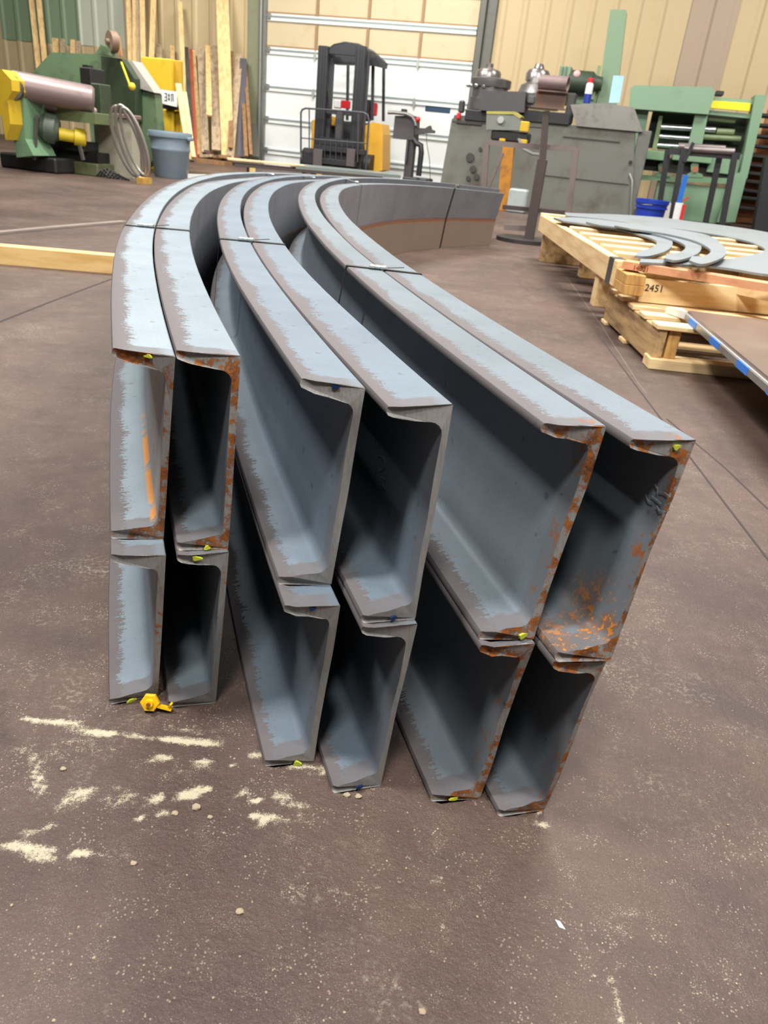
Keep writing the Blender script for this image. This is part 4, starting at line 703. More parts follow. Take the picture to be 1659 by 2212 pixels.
wp('tan', a268, a540, 0, ZT); wp('cream', aC, aT0, 0, ZT); wp('taupe', aT0, aT1, 0, ZT); wp('cream', aT1, aR, 0, ZT)
allm = MB(); mi = []; mk = list(parts)
for i, k in enumerate(mk): allm.add(parts[k].v, parts[k].f); mi += [i]*len(parts[k].f)
allm.add([(a, y, z) for a in (aD0-.1, aD1+.1) for y in (0, .02) for z in (zDT, ZT)], [(0, 1, 3, 2), (4, 6, 7, 5), (0, 4, 5, 1), (2, 3, 7, 6), (0, 2, 6, 4), (1, 5, 7, 3)]); mi += [0]*6
wl = allm.build('wall_back', [M_W[k] for k in mk], frame=WALL, base=(0, 0, 0), uvs=1); tag(wl, kind='structure')
for p, i in zip(wl.data.polygons, mi): p.material_index = i
M_POST = paint('olive_grey_post', (128, 130, 104), .5, amt=.25); M_DPOST = paint('dark_grey_post', (92, 92, 84), .5, amt=.3); M_PIPE = paint('grey_conduit', (132, 134, 130), .4, .4)
m = MB(); m.box(a540, aD0-.06, -.10, .02, 0, ZT, .01); o = m.build('trim_1', M_POST, frame=WALL, base=(a540, 0, 0)); tag(o, kind='structure')
m = MB(); m.cyl((aD0-.10, -.14, 0), (aD0-.10, -.14, ZT), .035); m.box(aD0-.055, aD0, -.12, .0, 0, ZT); o = m.build('trim_2', M_PIPE, frame=WALL, base=(aD0-.1, -.14, 0)); tag(o, kind='structure')
m = MB(); m.box(aD1+.03, (aD1+aC)/2-.02, -.16, .02, 0, ZT, .01); m.box((aD1+aC)/2-.02, aC, -.08, .02, 0, ZT, .01); o = m.build('trim_3', M_DPOST, frame=WALL, base=(aD1, 0, 0)); tag(o, kind='structure')
# sectional overhead door
M_DW = paint('white_door_panel', (222, 226, 224), .45, amt=.1, scale=3); M_DT = paint('tan_insulation_panel', (196, 180, 146), .6, dirt=(150, 120, 84), amt=.3, scale=2.5); M_DG = paint('door_rail_grey', (150, 162, 162), .4, .2)
M_BR = paint('brown_stile', (150, 120, 84), .6)
dt = thing('door_1', None, None, (aD0, 0, 0), WALL); dt['_e']['kind'] = 'structure'
zs = [W(586, v, 0)[1] for v in (340+52, 324, 257, 188, 108, 36)]; zs = [0.0]+zs[1:]; st_ = zs[-1]-zs[-2]
while zs[-1] < zDT: zs.append(zs[-1]+st_)
for i in range(len(zs)-1):
    z0, z1 = zs[i], zs[i+1]; tan = i >= 4
    m = MB(); m.box(aD0, aD1, -.03, .02, z0, z1)
    o1 = m.build('door_section', M_DT if tan else M_DW, dt)
    m = MB(); m.prism([(-.03, z1-.09), (-.075, z1-.075), (-.075, z1-.02), (-.03, z1-.005)], aD0, aD1, 'yz'); m.prism([(-.03, z0+.005), (-.06, z0+.015), (-.06, z0+.045), (-.03, z0+.06)], aD0, aD1, 'yz')
    r_ = m.build('door_rail', M_DW, dt); m = MB(); m.box(aD0, aD1, -.079, -.03, z1-.024, z1-.002); m.build('seam_seal', M_DG, dt)
    if tan:
        m = MB()
        for q in range(1, 4):
            a = aD0+(aD1-aD0)*q/4; m.box(a-.028, a+.028, -.06, -.03, z0+.05, z1-.08)
        m.box(aD0, aD1, -.04, -.03, z0+.055, z0+.085)
        m.build('door_stile', M_BR, dt)
    else:
        m = MB()
        for q in range(1, 4):
            a = aD0+(aD1-aD0)*q/4; m.prism([(a-.035, z1-.05), (a, z1-.16), (a+.035, z1-.05), (a, z1+.06)], -.09, -.075)
        m.build('hinge', paint('hinge_grey', (165, 168, 160), .4, .3), dt)
    m = MB(); m.box(aD0-.02, aD0+.09, -.10, -.03, z1-.06, z1+.05, .01); m.cyl((aD0-.06, -.09, z1), (aD0+.02, -.09, z1), .03, n=10); m.build('roller', M_PIPE, dt)
x0, z0 = W(919, 240, 0); x1, z1 = W(974, 234, 0); m = MB(); m.box(x0, x1, -.05, -.02, z0-.0, z0+.10, .01); m.build('window_slot', paint('dark_blue_glass', (60, 78, 100), .15), dt)

# ------------------------------------------------------------------ helpers for things in the wall frame
def pxp(pts, d): return [W(u, v, d) for u, v in pts]
def bxp(m, u0, v0, u1, v1, d, dep, bev=.0):
    """box with its front face at distance d from the wall, spanning the two photo corners, dep deep"""
    a0 = W(u0, (v0+v1)/2, d)[0]; a1 = W(u1, (v0+v1)/2, d)[0]; z1 = W((u0+u1)/2, v0, d)[1]; z0 = max(0, W((u0+u1)/2, v1, d)[1])
    return m.box(a0, a1, -d, -d+dep, z0, z1, bev)
def pt(u, v, d): a, z = W(u, v, d); return (a, -d, max(z, 0))
def mpp(u, v, d): return abs(W(u+1, v, d)[0]-W(u, v, d)[0])
BLK = paint('black_machine_paint', (32, 33, 36), .5, dirt=(60, 58, 56), amt=.25); STEEL = paint('bare_oily_steel', (112, 108, 106), .38, .6, dirt=(60, 56, 54), amt=.4); BRIGHT = paint('polished_shaft', (190, 195, 198), .18, .9, amt=.15)
MGREEN = paint('dark_green_machine_paint', (96, 118, 88), .5, dirt=(46, 52, 40), amt=.45, scale=4); LGREEN = paint('light_green_machine_paint', (112, 146, 112), .5, dirt=(80, 100, 78), amt=.3, scale=4); GREEN2 = paint('mid_green_machine_paint', (118, 148, 120), .45, dirt=(84, 104, 82), amt=.2, scale=3)
YEL = paint('yellow_machine_paint', (206, 172, 44), .5, dirt=(150, 118, 40), amt=.3); ORYEL = paint('orange_yellow_paint', (206, 150, 40), .5, dirt=(110, 80, 40), amt=.5)
GREY = paint('dirty_grey_machine_paint', (106, 107, 100), .5, dirt=(78, 70, 56), amt=.5, scale=2.2); RUSTY = paint('brown_rusty_steel', (104, 84, 74), .7, dirt=(130, 72, 40), amt=.5); PIPEB = paint('brown_mill_pipe', (134, 116, 114), .4, .3, dirt=(80, 66, 66), amt=.3)
WHITEP = paint('white_plastic', (222, 224, 222), .4, amt=.1); REDP = paint('red_plastic', (196, 36, 44), .4, amt=.1)
FIR = wood('fir_lumber', (222, 190, 134), (186, 146, 92), .35, 2); FIR2 = wood('weathered_lumber', (176, 156, 126), (128, 108, 86), .35, 2); FIR3 = wood('brown_lumber', (150, 112, 74), (104, 76, 50), .35, 2)

# -------- plate bending rolls at far left
t = thing('plate_bending_machine', 'large dark green plate rolling machine with thick brown roll at far left', 'machine', (W(190, 372, 8.0)[0], -8.0, 0), WALL)
m = MB(); m.prism(pxp([(58, 170), (110, 113), (214, 117), (262, 127), (334, 203), (345, 335), (300, 372), (205, 372), (190, 235), (120, 200)], 6.3), -6.3, -6.12); m.build('side_housing', MGREEN, t)
m = MB(); m.prism(pxp([(266, 128), (285, 131), (333, 200), (297, 190)], 6.36), -6.36, -6.12); m.build('sloping_cover', paint('pale_worn_cover', (160, 156, 148), .5), t)
m = MB(); m.prism(pxp([(218, 120), (262, 127), (290, 170), (292, 262), (222, 250)], 6.5), -6.5, -6.32); m.build('inner_frame_plate', paint('deep_machine_green', (54, 66, 46), .5, amt=.5), t)
m = MB(); m.lathe(pt(14, 180, 8.6), pt(203, 216, 8.0), [(0, .135), (.06, .135), (.065, .15), (.97, .15), (1, .125)], 28); m.build('bending_roll', PIPEB, t)
m = MB(); m.cyl(pt(62, 222, 8.3), pt(208, 243, 7.8), .075, n=20); m.build('lower_roll', PIPEB, t)
m = MB(); m.prism(pxp([(60, 222), (205, 245), (205, 268), (60, 252)], 8.15), -8.15, -7.7); m.build('bed_beam', paint('olive_green_bed', (104, 116, 80), .5, amt=.4), t)
m = MB(); m.prism(pxp([(16, 212), (50, 212), (54, 300), (72, 336), (36, 340), (22, 250)], 8.6), -8.6, -8.2); m.build('end_pedestal', LGREEN, t)
m = MB(); m.lathe(pt(88, 272, 8.3), pt(128, 283, 8.2), [(0, .13), (.2, .15), (.25, .165), (.8, .165), (.85, .14), (1, .11)], 18); m.build('gear_motor', paint('grey_green_motor', (84, 94, 84), .5), t)
m = MB(); m.lathe(pt(127, 289, 8.2), pt(186, 299, 8.0), [(0, .072), (.55, .072), (.56, .098), (.95, .098), (1, .07)], 20); m.build('coupling_guard', paint('yellow_guard', (222, 196, 44), .45, amt=.3), t)
m = MB(); bxp(m, 50, 215, 85, 300, 8.25, .3, .02); bxp(m, 66, 300, 180, 322, 8.0, .3, .01); bxp(m, 60, 322, 210, 348, 7.9, .5); m.build('gearbox', paint('black_recess', (30, 30, 28), .6, amt=.4), t)  # near-black boxes fill the dark recess below the rolls
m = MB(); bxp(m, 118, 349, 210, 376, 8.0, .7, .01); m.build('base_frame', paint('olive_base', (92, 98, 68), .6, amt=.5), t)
m = MB(); bxp(m, 0, 335, 120, 376, 8.35, .8, .02); m.build('sump', paint('black_recess', (30, 30, 28)), t)
m = MB(); m.beam(pt(80, 248, 8.45), pt(74, 345, 8.5), .03, .03); m.beam(pt(172, 314, 8.2), pt(180, 346, 8.2), .035, .03); m.build('linkage_rod', STEEL, t)
m = MB(); m.prism(pxp([(-30, 150), (4, 150), (24, 172), (26, 196), (17, 215), (22, 268), (12, 302), (4, 250), (-30, 240)], 8.8), -8.8, -8.5); m.build('bearing_yoke', YEL, t)
m = MB(); m.lathe((W(22, 188, 8.72)[0], -8.72, W(22, 188, 8.72)[1]), pt(28, 190, 8.6), [(0, .13), (1, .145)], 20); m.build('roll_collar', STEEL, t)
m = MB(); bxp(m, 197, 180, 218, 250, 7.85, .22, .01); m.build('roll_bearing_block', paint('deep_machine_green', (54, 66, 46), .5, amt=.5), t)  # dark colour carries the shadow at the end of the roll
m = MB(); bxp(m, 172, 145, 196, 182, 7.65, .3, .01); bxp(m, 178, 140, 190, 148, 7.6, .1); m.build('screw_block', paint('black_recess', (30, 30, 28)), t)
m = MB(); c = pt(241, 90, 6.7); m.cyl((c[0]-.02, c[1]-.03, c[2]), (c[0]+.03, c[1]+.05, c[2]), .125, n=26); m.cyl((c[0]-.05, c[1]-.06, c[2]), (c[0]+.05, c[1]+.08, c[2]), .03, n=12); m.build('pulley', paint('brown_pulley', (128, 106, 88), .5), t)
m = MB(); m.prism(pxp([(216, 118), (228, 98), (240, 104), (246, 122)], 6.7), -6.8, -6.6); m.build('pulley_bracket', MGREEN, t)
m = MB(); m.beam(pt(252, 78, 6.5), pt(258, 122, 6.5), .08, .04); m.build('wooden_block', wood('reddish_block', (190, 140, 96), None, .5, 2), t)
m = MB(); m.beam(pt(262, 135, 7.3), pt(281, 186, 7.6), .02, .02); q = pt(285, 187, 7.6); m.sphere(q, .045, 10); m.build('hand_lever', paint('yellow_guard', (222, 196, 44)), t)
# greyish pedestal, wire mat and bent bar coil
t = thing('concrete_block', 'dirty whitish block standing behind the coil of grey bar', 'block', (W(245, 378, 7.75)[0], -7.75, 0), WALL)
m = MB(); m.prism([(x, z) for x, z in pxp([(201, 247), (282, 252), (288, 386), (210, 380)], 7.65)], -7.65, -7.48); m.build('block_body', paint('stained_whitewash', (158, 154, 136), .8, dirt=(110, 104, 84), amt=.5, scale=3), t)
m = MB(); bxp(m, 203, 244, 284, 254, 7.68, .22, .01); m.build('cap_plate', paint('brown_cap', (118, 100, 88), .7), t)
m = MB()
for k in range(7): x, z = W(225+k*7, 382, 8.0); m.tube([(x-.1, -8.0, .01), (x-.03, -8.0, .12-.02*abs(k-2)), (x+.08, -8.0, .01)], .012, 5)
o = m.build('chain_pile', BLK, frame=WALL, base=(W(240, 384, 8.0)[0], -8.0, 0)); tag(o, 'small dark heap of chain at the foot of the whitish block', 'chain')
m = MB()
A = WI @ G(308, 388); 
for k, (du, dr) in enumerate(((0, 0), (5, 2), (10, -3))):
    pts = []
    for i in range(40):
        g = 2*PI*i/40; cu, cv = 274+du*.6, 306; a_, b_ = 40+dr, 82+dr*1.2
        e, f_ = math.cos(g)*a_, math.sin(g)*b_; tl = -.42
        u = cu+e*math.cos(tl)-f_*math.sin(tl)*.95; v = cv+e*math.sin(tl)+f_*math.cos(tl)
        u = cu+math.cos(g)*(27-du*.5)+math.sin(g)*22+du*1.1; v = cv+math.sin(g)*(76+dr*1.2)+math.cos(g)*6
        pts.append(pt(u, v, 8.1+.02*k-.10*math.sin(g)))
    m.tube(pts, .018, 8, True)
o = m.build('bar_coil', paint('galvanised_bar', (166, 162, 156), .35, .5, amt=.2), frame=WALL, base=(A[0], A[1], 0)); tag(o, 'oval coil of shiny grey bar leaning against the whitish block', 'coil')
m = MB(); m.box(*[W(300, 384, 8.15)[0], W(313, 384, 8.15)[0]], -8.2, -8.0, 0, .07); o = m.build('wooden_chock', wood('yellow_chock', (190, 150, 70), None, .5), frame=WALL, base=(W(303, 384, 8.15)[0], -8.15, 0)); tag(o, 'small yellowish wooden chock under the grey coil', 'wood block')
# grey bin
c = WI @ G(347, 384); R_ = mpp(350, 380, -c.y)*38
t = thing('trash_can', 'grey-blue plastic bin in front of the yellow cabinet', 'trash can', (c.x, c.y+R_, 0), WALL); cy_b = c.y+R_
zt = W(348, 283, -c.y)[1]
m = MB(); m.lathe((c.x, cy_b, 0), (c.x, cy_b, zt), [(0, R_*.80), (.02, R_*.83), (.58, R_*.93), (.6, R_*.96), (.64, R_*.96), (.66, R_*.94), (.86, R_*.99), (.88, R_*1.06), (.97, R_*1.08), (1, R_*1.05), (1, R_*.98), (.9, R_*.95), (.05, R_*.78)], 32); m.build('bin_body', paint('blue_grey_plastic', (118, 134, 146), .5, dirt=(90, 100, 110), amt=.3), t)
for s_ in (-1, 1):
    m = MB(); m.box(c.x+s_*R_*1.02, c.x+s_*R_*1.22, cy_b-.05, cy_b+.05, zt*.84, zt*.92, .01); m.build('handle', paint('blue_grey_plastic', (118, 134, 146)), t)
# yellow cabinet
t = thing('electrical_cabinet', 'tall bright yellow cabinet between the green machine and the lumber', 'cabinet', (W(350, 330, 5.6)[0], -5.6, 0), WALL)
m = MB(); q = pxp([(304, 122), (368, 127), (368, 340), (318, 335)], 5.6); m.box(q[0][0], q[1][0], -5.6, -5.45, 0, q[0][1], .01); m.build('cabinet_front', YEL, t)
m = MB(); bxp(m, 368, 130, 392, 335, 5.5, .08, .01); m.build('cabinet_side', paint('ochre_side', (184, 148, 44), .5, amt=.3), t)
m = MB(); bxp(m, 352, 236, 374, 334, 5.75, .14, .02); bxp(m, 378, 240, 392, 330, 5.7, .14, .02); m.build('guard_post', YEL, t)
m = MB(); bxp(m, 349, 225, 382, 236, 5.85, .2, .01); m.build('tray', BLK, t)
t = thing('notice_sign', 'small white notice with black lettering fixed on the yellow cabinet', 'sign', (W(365, 225, 5.9)[0], -5.9, W(365, 225, 5.9)[1]), WALL)
m = MB(); q = pxp([(348, 193), (381, 198), (382, 231), (372, 229), (352, 224), (349, 220)], 5.9); m.prism(q, -5.9, -5.885); m.build('sign_plate', WHITEP, t)
m = MB()
for k, (u0, v0, u1, v1) in enumerate(((355, 201, 360, 202.5), (359, 201, 360.5, 218), (355, 209, 360, 210.5), (355, 216, 360, 218), (364, 202, 365.5, 218), (362.5, 205, 367, 206.5), (362.5, 213, 367, 214.5), (370, 203, 374.5, 204.5), (373, 203, 374.5, 219), (369.5, 203, 371, 219))): bxp(m, u0, v0, u1, v1, 5.904, .004)
m.build('lettering', BLK, t)

# -------- lumber against the wall
def board(pu, pv, qu, qv, wpx, d0, d1, mat, label, cat='board', grp='lumber leaning against the back wall', th_=.038):
    """board from its foot (pu,pv) at distance d0 to its head (qu,qv) at distance d1"""
    a = pt(pu, pv, d0); b = pt(qu, qv, d1); w_ = wpx*mpp((pu+qu)/2, (pv+qv)/2, (d0+d1)/2); m = MB(); m.beam(a, b, w_, th_)
    o = m.build('lumber_board', mat, frame=WALL, base=a); tag(o, label, cat, grp)
BD = [(95, 250, 61, -60, 9, FIR, 'long leaning board at far left, the left of two tall ones'), (108, 250, 78, -60, 9, FIR, 'long leaning board at far left, the right of two tall ones'),
 (124, 170, 119, 84, 11, FIR, 'short board behind the green machine, left of the short four'), (138, 170, 135, 85, 9, FIR2, 'second short board behind the green machine'), (158, 170, 157, 87, 8, FIR, 'third short board behind the green machine'), (170, 170, 169, 90, 9, FIR2, 'rightmost short board behind the green machine'),
 (285, 200, 275, -60, 9, FIR, 'tall pale board right of the pulley'), (294, 200, 291, -60, 10, FIR, 'second tall pale board right of the pulley'), (303, 200, 300, -60, 8, FIR2, 'third tall board, greyer, above the yellow cabinet'), (311, 200, 306, -60, 9, FIR, 'fourth tall board above the yellow cabinet'), (325, 200, 334, -60, 10, FIR, 'tall board slanting right above the yellow cabinet'), (343, 200, 344, 96, 11, FIR2, 'short board end above the yellow cabinet, with rounded top'),
 (375, 200, 372, 100, 8, FIR, 'short pale board right above the yellow cabinet'), (402, 300, 389, 5, 8, FIR, 'tall sharp-tipped pale board right of the yellow cabinet'), (410, 345, 385, 182, 11, FIR, 'pale board leaning in front of the yellow cabinet'), (418, 340, 398, 200, 8, FIR, 'narrow board beside the one leaning on the cabinet'),
 (432, 335, 417, 110, 9, FIR, 'board behind the rust red upright'), (444, 330, 433, 98, 14, FIR2, 'grey weathered board at the left of the rack'), (452, 250, 449, 100, 10, FIR, 'short pale board in the rack ending above the others'), (467, 325, 464, 100, 16, FIR2, 'wide weathered board in the middle of the rack'), (482, 345, 484, 100, 10, FIR, 'narrow pale board beside the wide bright one'),
 (492, 345, 478, -60, 24, FIR, 'widest bright tall board rising out of the picture'), (498, 320, 500, 112, 8, FIR3, 'dark brown narrow board in the rack'), (497, 345, 517, 118, 14, FIR2, 'weathered board leaning right, knots along it'), (532, 338, 523, 170, 7, FIR3, 'brown board right of the dark pipe'), (542, 335, 529, 130, 6, FIR3, 'thin brown strip at the right end of the rack')]
for i, (pu, pv, qu, qv, w_, mt, lb) in enumerate(BD):
    d0 = 1.5 if pu > 425 else (1.2 if pu > 380 else 1.0)
    if i in (14, 15): board(pu, pv, qu, qv, w_, 6.15, 5.75, mt, lb); continue
    board(pu, pv, qu, qv, w_, d0+.042*(i % 5), .16+.012*(i % 5)*3, mt, lb)
def post(name, pts, w_, mat, label, cat, d=1.7, h_=None):
    a = pt(*pts[0], d); b = pt(*pts[1], .3); m = MB(); m.beam(a, b, w_, h_ or w_); o = m.build(name, mat, frame=WALL, base=a); tag(o, label, cat)
post('pipe', [(520, 340), (526, 128)], .14, paint('dark_grey_tube', (84, 80, 88), .5, .3), 'dark grey square tube leaning between the boards', 'pipe', 1.3, .06)
post('steel_upright', [(424, 352), (412, 108)], .065, paint('rust_red_upright', (160, 72, 44), .7, dirt=(90, 50, 40), amt=.5), 'rust red steel upright in front of the lumber', 'post', 1.9)
post('ladder_rail', [(415, 352), (403, 105)], .075, paint('dark_mesh_grey', (74, 70, 66), .7, amt=.6), 'dark grey perforated upright left of the rust red one', 'post', 2.15)
post('angle_bar', [(552, 345), (548, 275)], .14, paint('short_grey_bar', (90, 88, 78), .6), 'short dark grey bar standing by the door post', 'bar', 1.2)
t = thing('scrap_pile', 'brown pile of short timber offcuts under the leaning lumber', 'offcuts', (W(450, 352, 1.9)[0], -1.9, 0), WALL)
for i in range(12):
    u = 425+rnd.random()*75; v = 322+rnd.random()*22; a = pt(u, v, 1.9-.4*rnd.random()); m = MB(); g = rnd.uniform(0, PI)
    m.beam(a, (a[0]+.28*math.cos(g), a[1]+.28*math.sin(g)*.4, a[2]+rnd.uniform(-.03, .06)), .09, .05); m.build('offcut', rnd.choice([FIR2, FIR3, RUSTY]), t)
m = MB(); m.box(W(405, 350, 1.7)[0], W(505, 350, 1.7)[0], -2.1, -1.3, 0, W(450, 338, 2.1)[1]*.5); m.build('pallet_base', FIR3, t)
# -------- low pile of board and plate behind the stack
dA = 6.4
t = thing('sheet_pile', 'long low grey sheet pile with a pale board at its left end', 'sheet pile', (*(WI @ G(600, 372))[:2], 0), WALL)
A0, B0 = WI @ G(492, 344, .26), WI @ G(866, 379, .26); A1 = WI @ G(560, 341, .26)
dirv = (B0-A0).normalized(); nv = Vector((-dirv.y, dirv.x, 0)); 
if nv.y < 0: nv = -nv
def slab(m, p, q, wdt, z0, z1): m.add([(*(v[:2]), z) for z in (z0, z1) for v in (p, q, q+nv*wdt, p+nv*wdt)], [(0, 3, 2, 1), (4, 5, 6, 7), (0, 1, 5, 4), (1, 2, 6, 5), (2, 3, 7, 6), (3, 0, 4, 7)])
m = MB(); slab(m, A0+dirv*1.05, B0, .8, .215, .262); m.build('grey_sheet', paint('grey_coated_sheet', (128, 138, 134), .35, .2, dirt=(160, 160, 140), amt=.2), t)
m = MB(); slab(m, A0, A0+dirv*1.2, .35, .25, .272); m.build('pale_board', wood('raw_board', (226, 196, 150), None, .4), t)
m = MB(); slab(m, A0+dirv*.1, B0-dirv*.3, .6, .17, .212); m.build('lower_sheet', paint('dark_lower_sheet', (70, 60, 54), .6), t)
for q in (.12, .5, .9):
    m = MB(); slab(m, A0.lerp(B0, q), A0.lerp(B0, q)+dirv*.09, .6, 0, .17); m.build('bearer', wood('raw_bearer', (206, 176, 120), None, .4), t)
m = MB(); a, b = WI @ G(402, 380, .04), WI @ G(492, 383, .04); m.beam((a.x, a.y, .04), (b.x, b.y, .04), .08, .05); o = m.build('white_batten', WHITEP, frame=WALL, base=(a.x, a.y, 0)); tag(o, 'white batten lying on the floor left of the sheet pile', 'batten')

# -------- forklift
FD = 2.3
t = thing('forklift', 'black and yellow forklift parked facing out before the white door', 'forklift', (W(745, 380, FD)[0], -FD, 0), WALL)
DK = paint('forklift_black', (36, 37, 40), .5, dirt=(64, 60, 60), amt=.2); DK2 = paint('forklift_dark_grey', (58, 58, 62), .5, amt=.2)
FYE = paint('forklift_amber', (212, 160, 52), .45, dirt=(170, 130, 60), amt=.2)
zr = lambda v, d=FD: W(745, v, d)[1]
for (ua, ub) in ((681, 702), (760, 781)):
    m = MB(); bxp(m, ua, 98, ub, 362, FD, .10, .01); a0, a1 = W(ua, 200, FD)[0], W(ub, 200, FD)[0]
    for q in (.25, .55, .8): m.box(a0+(a1-a0)*q-.006, a0+(a1-a0)*q+.006, -FD-.012, -FD, zr(350), zr(104))
    m.build('mast_upright', DK, t)
for (ua, ub) in ((704, 715), (783, 790)):
    m = MB(); bxp(m, ua, 108, ub, 350, FD-.15, .08, .01); m.build('inner_rail', DK2, t)
for v in (110, 240, 300, 335):
    m = MB(); bxp(m, 690, v, 776, v+8, FD-.05, .06, .005); m.build('mast_crossbar', DK, t)
m = MB(); bxp(m, 722, 238, 737, 350, FD+.02, .12, .02); m.build('lift_cylinder', DK2, t)
m = MB(); a = pt(692, 200, FD-.03); m.tube([pt(695, 130, FD-.1), pt(696, 190, FD-.1), pt(698, 300, FD-.1)], .018, 6); m.tube([pt(705, 150, FD-.1), pt(712, 230, FD-.1)], .012, 6); m.build('hydraulic_hose', DK, t)
# load backrest
m = MB(); fr = FD+.25
m.tube([pt(650, 330, fr), pt(650, 243, fr), pt(653, 237, fr), pt(660, 234, fr), pt(720, 238, fr), pt(784, 243, fr), pt(794, 248, fr), pt(797, 260, fr), pt(790, 365, fr)], .017, 6)
m.tube([pt(668, 236, fr), pt(668, 330, fr)], .012, 6); m.tube([pt(774, 245, fr), pt(772, 350, fr)], .014, 6)
for v in (300,): m.tube([pt(650, v-2, fr), pt(792, v+10, fr)], .012, 6)
for u in range(690, 770, 12): m.tube([pt(u, 300, fr), pt(u-1, 345, fr)], .007, 5)
m.build('load_backrest', DK2, t)
m = MB(); bxp(m, 652, 326, 688, 356, fr-.05, .3, .02); bxp(m, 676, 318, 790, 330, fr-.02, .08, .01); bxp(m, 690, 345, 770, 358, fr-.02, .08, .01); bxp(m, 690, 300, 780, 366, fr-.1, .06); m.build('carriage', DK, t)
for (ua, ub) in ((676, 695), (748, 766)):
    m = MB(); bxp(m, ua, 322, ub, 360, fr+.03, .05, .005); a0, a1 = W(ua, 340, fr)[0], W(ub, 340, fr)[0]; m.prism([(-fr-.02, .03), (-fr-1.0, .012), (-fr-1.0, .03), (-fr-.02, .09)], a0, a1, 'yz')
    m.build('fork', paint('worn_fork_steel', (92, 84, 84), .5, .3, amt=.3), t)
for (ua, ub) in ((660, 684), (778, 808)):
    m = MB(); c = pt((ua+ub)/2, 352, FD-.5); r = .24; m.cyl((W(ua, 352, FD-.5)[0], -FD+.45, r), (W(ub, 352, FD-.5)[0], -FD+.45, r), r, n=26); m.build('tyre', DK, t)
m = MB(); bxp(m, 705, 262, 800, 350, FD-.55, .9, .03); m.build('chassis', DK, t)
m = MB(); m.prism(pxp([(786, 272), (806, 264), (824, 268), (827, 290), (826, 368), (806, 372), (802, 340), (788, 340)], FD-.5), -FD+.5, -FD+1.0); m.build('counterweight', FYE, t)
m = MB(); bxp(m, 672, 258, 684, 330, FD-.45, .7, .02); bxp(m, 704, 250, 720, 272, FD-.35, .2, .02); m.build('cowl', FYE, t)
m = MB()                                    # domed overhead guard
q = pxp([(700, 112), (722, 98), (745, 93), (775, 97), (806, 112), (831, 135), (829, 147), (800, 140), (720, 138), (700, 128)], FD-.35); m.prism(q, -FD+.35, -FD+.55)
for k in range(5):
    qq = [(x, z-.008*k) for x, z in pxp([(702, 113), (722, 98), (745, 93), (775, 97), (806, 112), (831, 135)], FD-.6-.25*k)]; m.tube([(x, -FD+.6+.25*k, z) for x, z in qq], .025, 6)
m.build('overhead_guard', DK, t)
for (u0, v0, u1, v1, dd) in ((712, 140, 708, 262, .35), (806, 138, 804, 260, .6), (829, 145, 828, 262, 1.4), (752, 138, 750, 260, 1.5)):
    m = MB(); m.beam(pt(u0, v0, FD-dd), pt(u1, v1, FD-dd), .05, .04); m.build('guard_post', DK, t)
m = MB(); bxp(m, 782, 215, 801, 262, FD-.9, .12, .03); m.build('seat_back', DK, t)
m = MB(); bxp(m, 800, 222, 813, 250, FD-.85, .1, .02); bxp(m, 736, 217, 754, 234, FD-.6, .1, .01); m.build('red_cushion', REDP, t)
m = MB(); bxp(m, 720, 215, 735, 234, FD-.6, .12, .02); m.build('white_hood', WHITEP, t)
m = MB(); q = pt(806, 150, FD-.62); m.sphere(q, .05, 10, (.7, .5, 1.5)); m.build('work_light', WHITEP, t)
m = MB(); m.tube([pt(787, 180, FD-.5), pt(790, 160, FD-.5), pt(786, 150, FD-.5)], .05, 8); m.build('cable_reel', DK, t)

# -------- small press on stand by the door
VD = 2.6
t = thing('bench_roller', 'black machine head with red ball knob on a stand before the door', 'machine', (W(885, 390, VD)[0], -VD, 0), WALL)
m = MB(); m.prism(pxp([(853, 250), (893, 250), (896, 262), (894, 290), (893, 303), (848, 299)], VD), -VD, -VD+.35); m.build('drum_housing', paint('dark_cast_iron', (66, 62, 64), .55, amt=.3), t)
m = MB(); m.tube([pt(838, 243, VD+.05), pt(850, 243, VD+.05), pt(878, 246, VD+.05), pt(890, 252, VD+.05), pt(896, 262, VD+.05), pt(898, 272, VD+.05)], .03, 8); m.build('curved_rim', STEEL, t)
m = MB(); bxp(m, 866, 235, 877, 244, VD+.05, .1, .01); m.build('top_lug', BLK, t)
m = MB(); m.prism(pxp([(896, 262), (902, 276), (918, 277), (928, 271), (930, 279), (937, 282), (937, 287), (915, 288), (896, 291)], VD+.02), -VD-.02, -VD+.1); m.build('arm', paint('dark_cast_iron', (66, 62, 64)), t)
m = MB(); m.sphere(pt(903, 258, VD+.05), .045, 12); m.beam(pt(897, 262, VD+.05), pt(903, 259, VD+.05), .015, .015); m.build('red_ball_knob', REDP, t)
m = MB(); bxp(m, 874, 300, 893, 392, VD-.02, .12, .02); bxp(m, 876, 303, 880, 350, VD+.05, .1); m.build('column', paint('dark_cast_iron', (66, 62, 64)), t)
m = MB(); m.tube([pt(893, 300, VD+.05), pt(900, 310, VD+.05), pt(909, 314, VD+.05), pt(910, 330, VD+.05), pt(904, 380, VD+.05)], .05, 8); m.build('hose_bundle', BLK, t)
m = MB(); bxp(m, 868, 384, 921, 400, VD+.08, .5, .02); m.build('foot', BLK, t)
m = MB(); m.tube([pt(921, 288, VD), pt(922, 310, VD), pt(928, 345, VD), pt(930, 396, VD)], .006, 5); o = m.build('power_cable', BLK, frame=WALL, base=pt(930, 396, VD)); tag(o, 'thin black cable hanging from the arm of the black machine', 'cable')

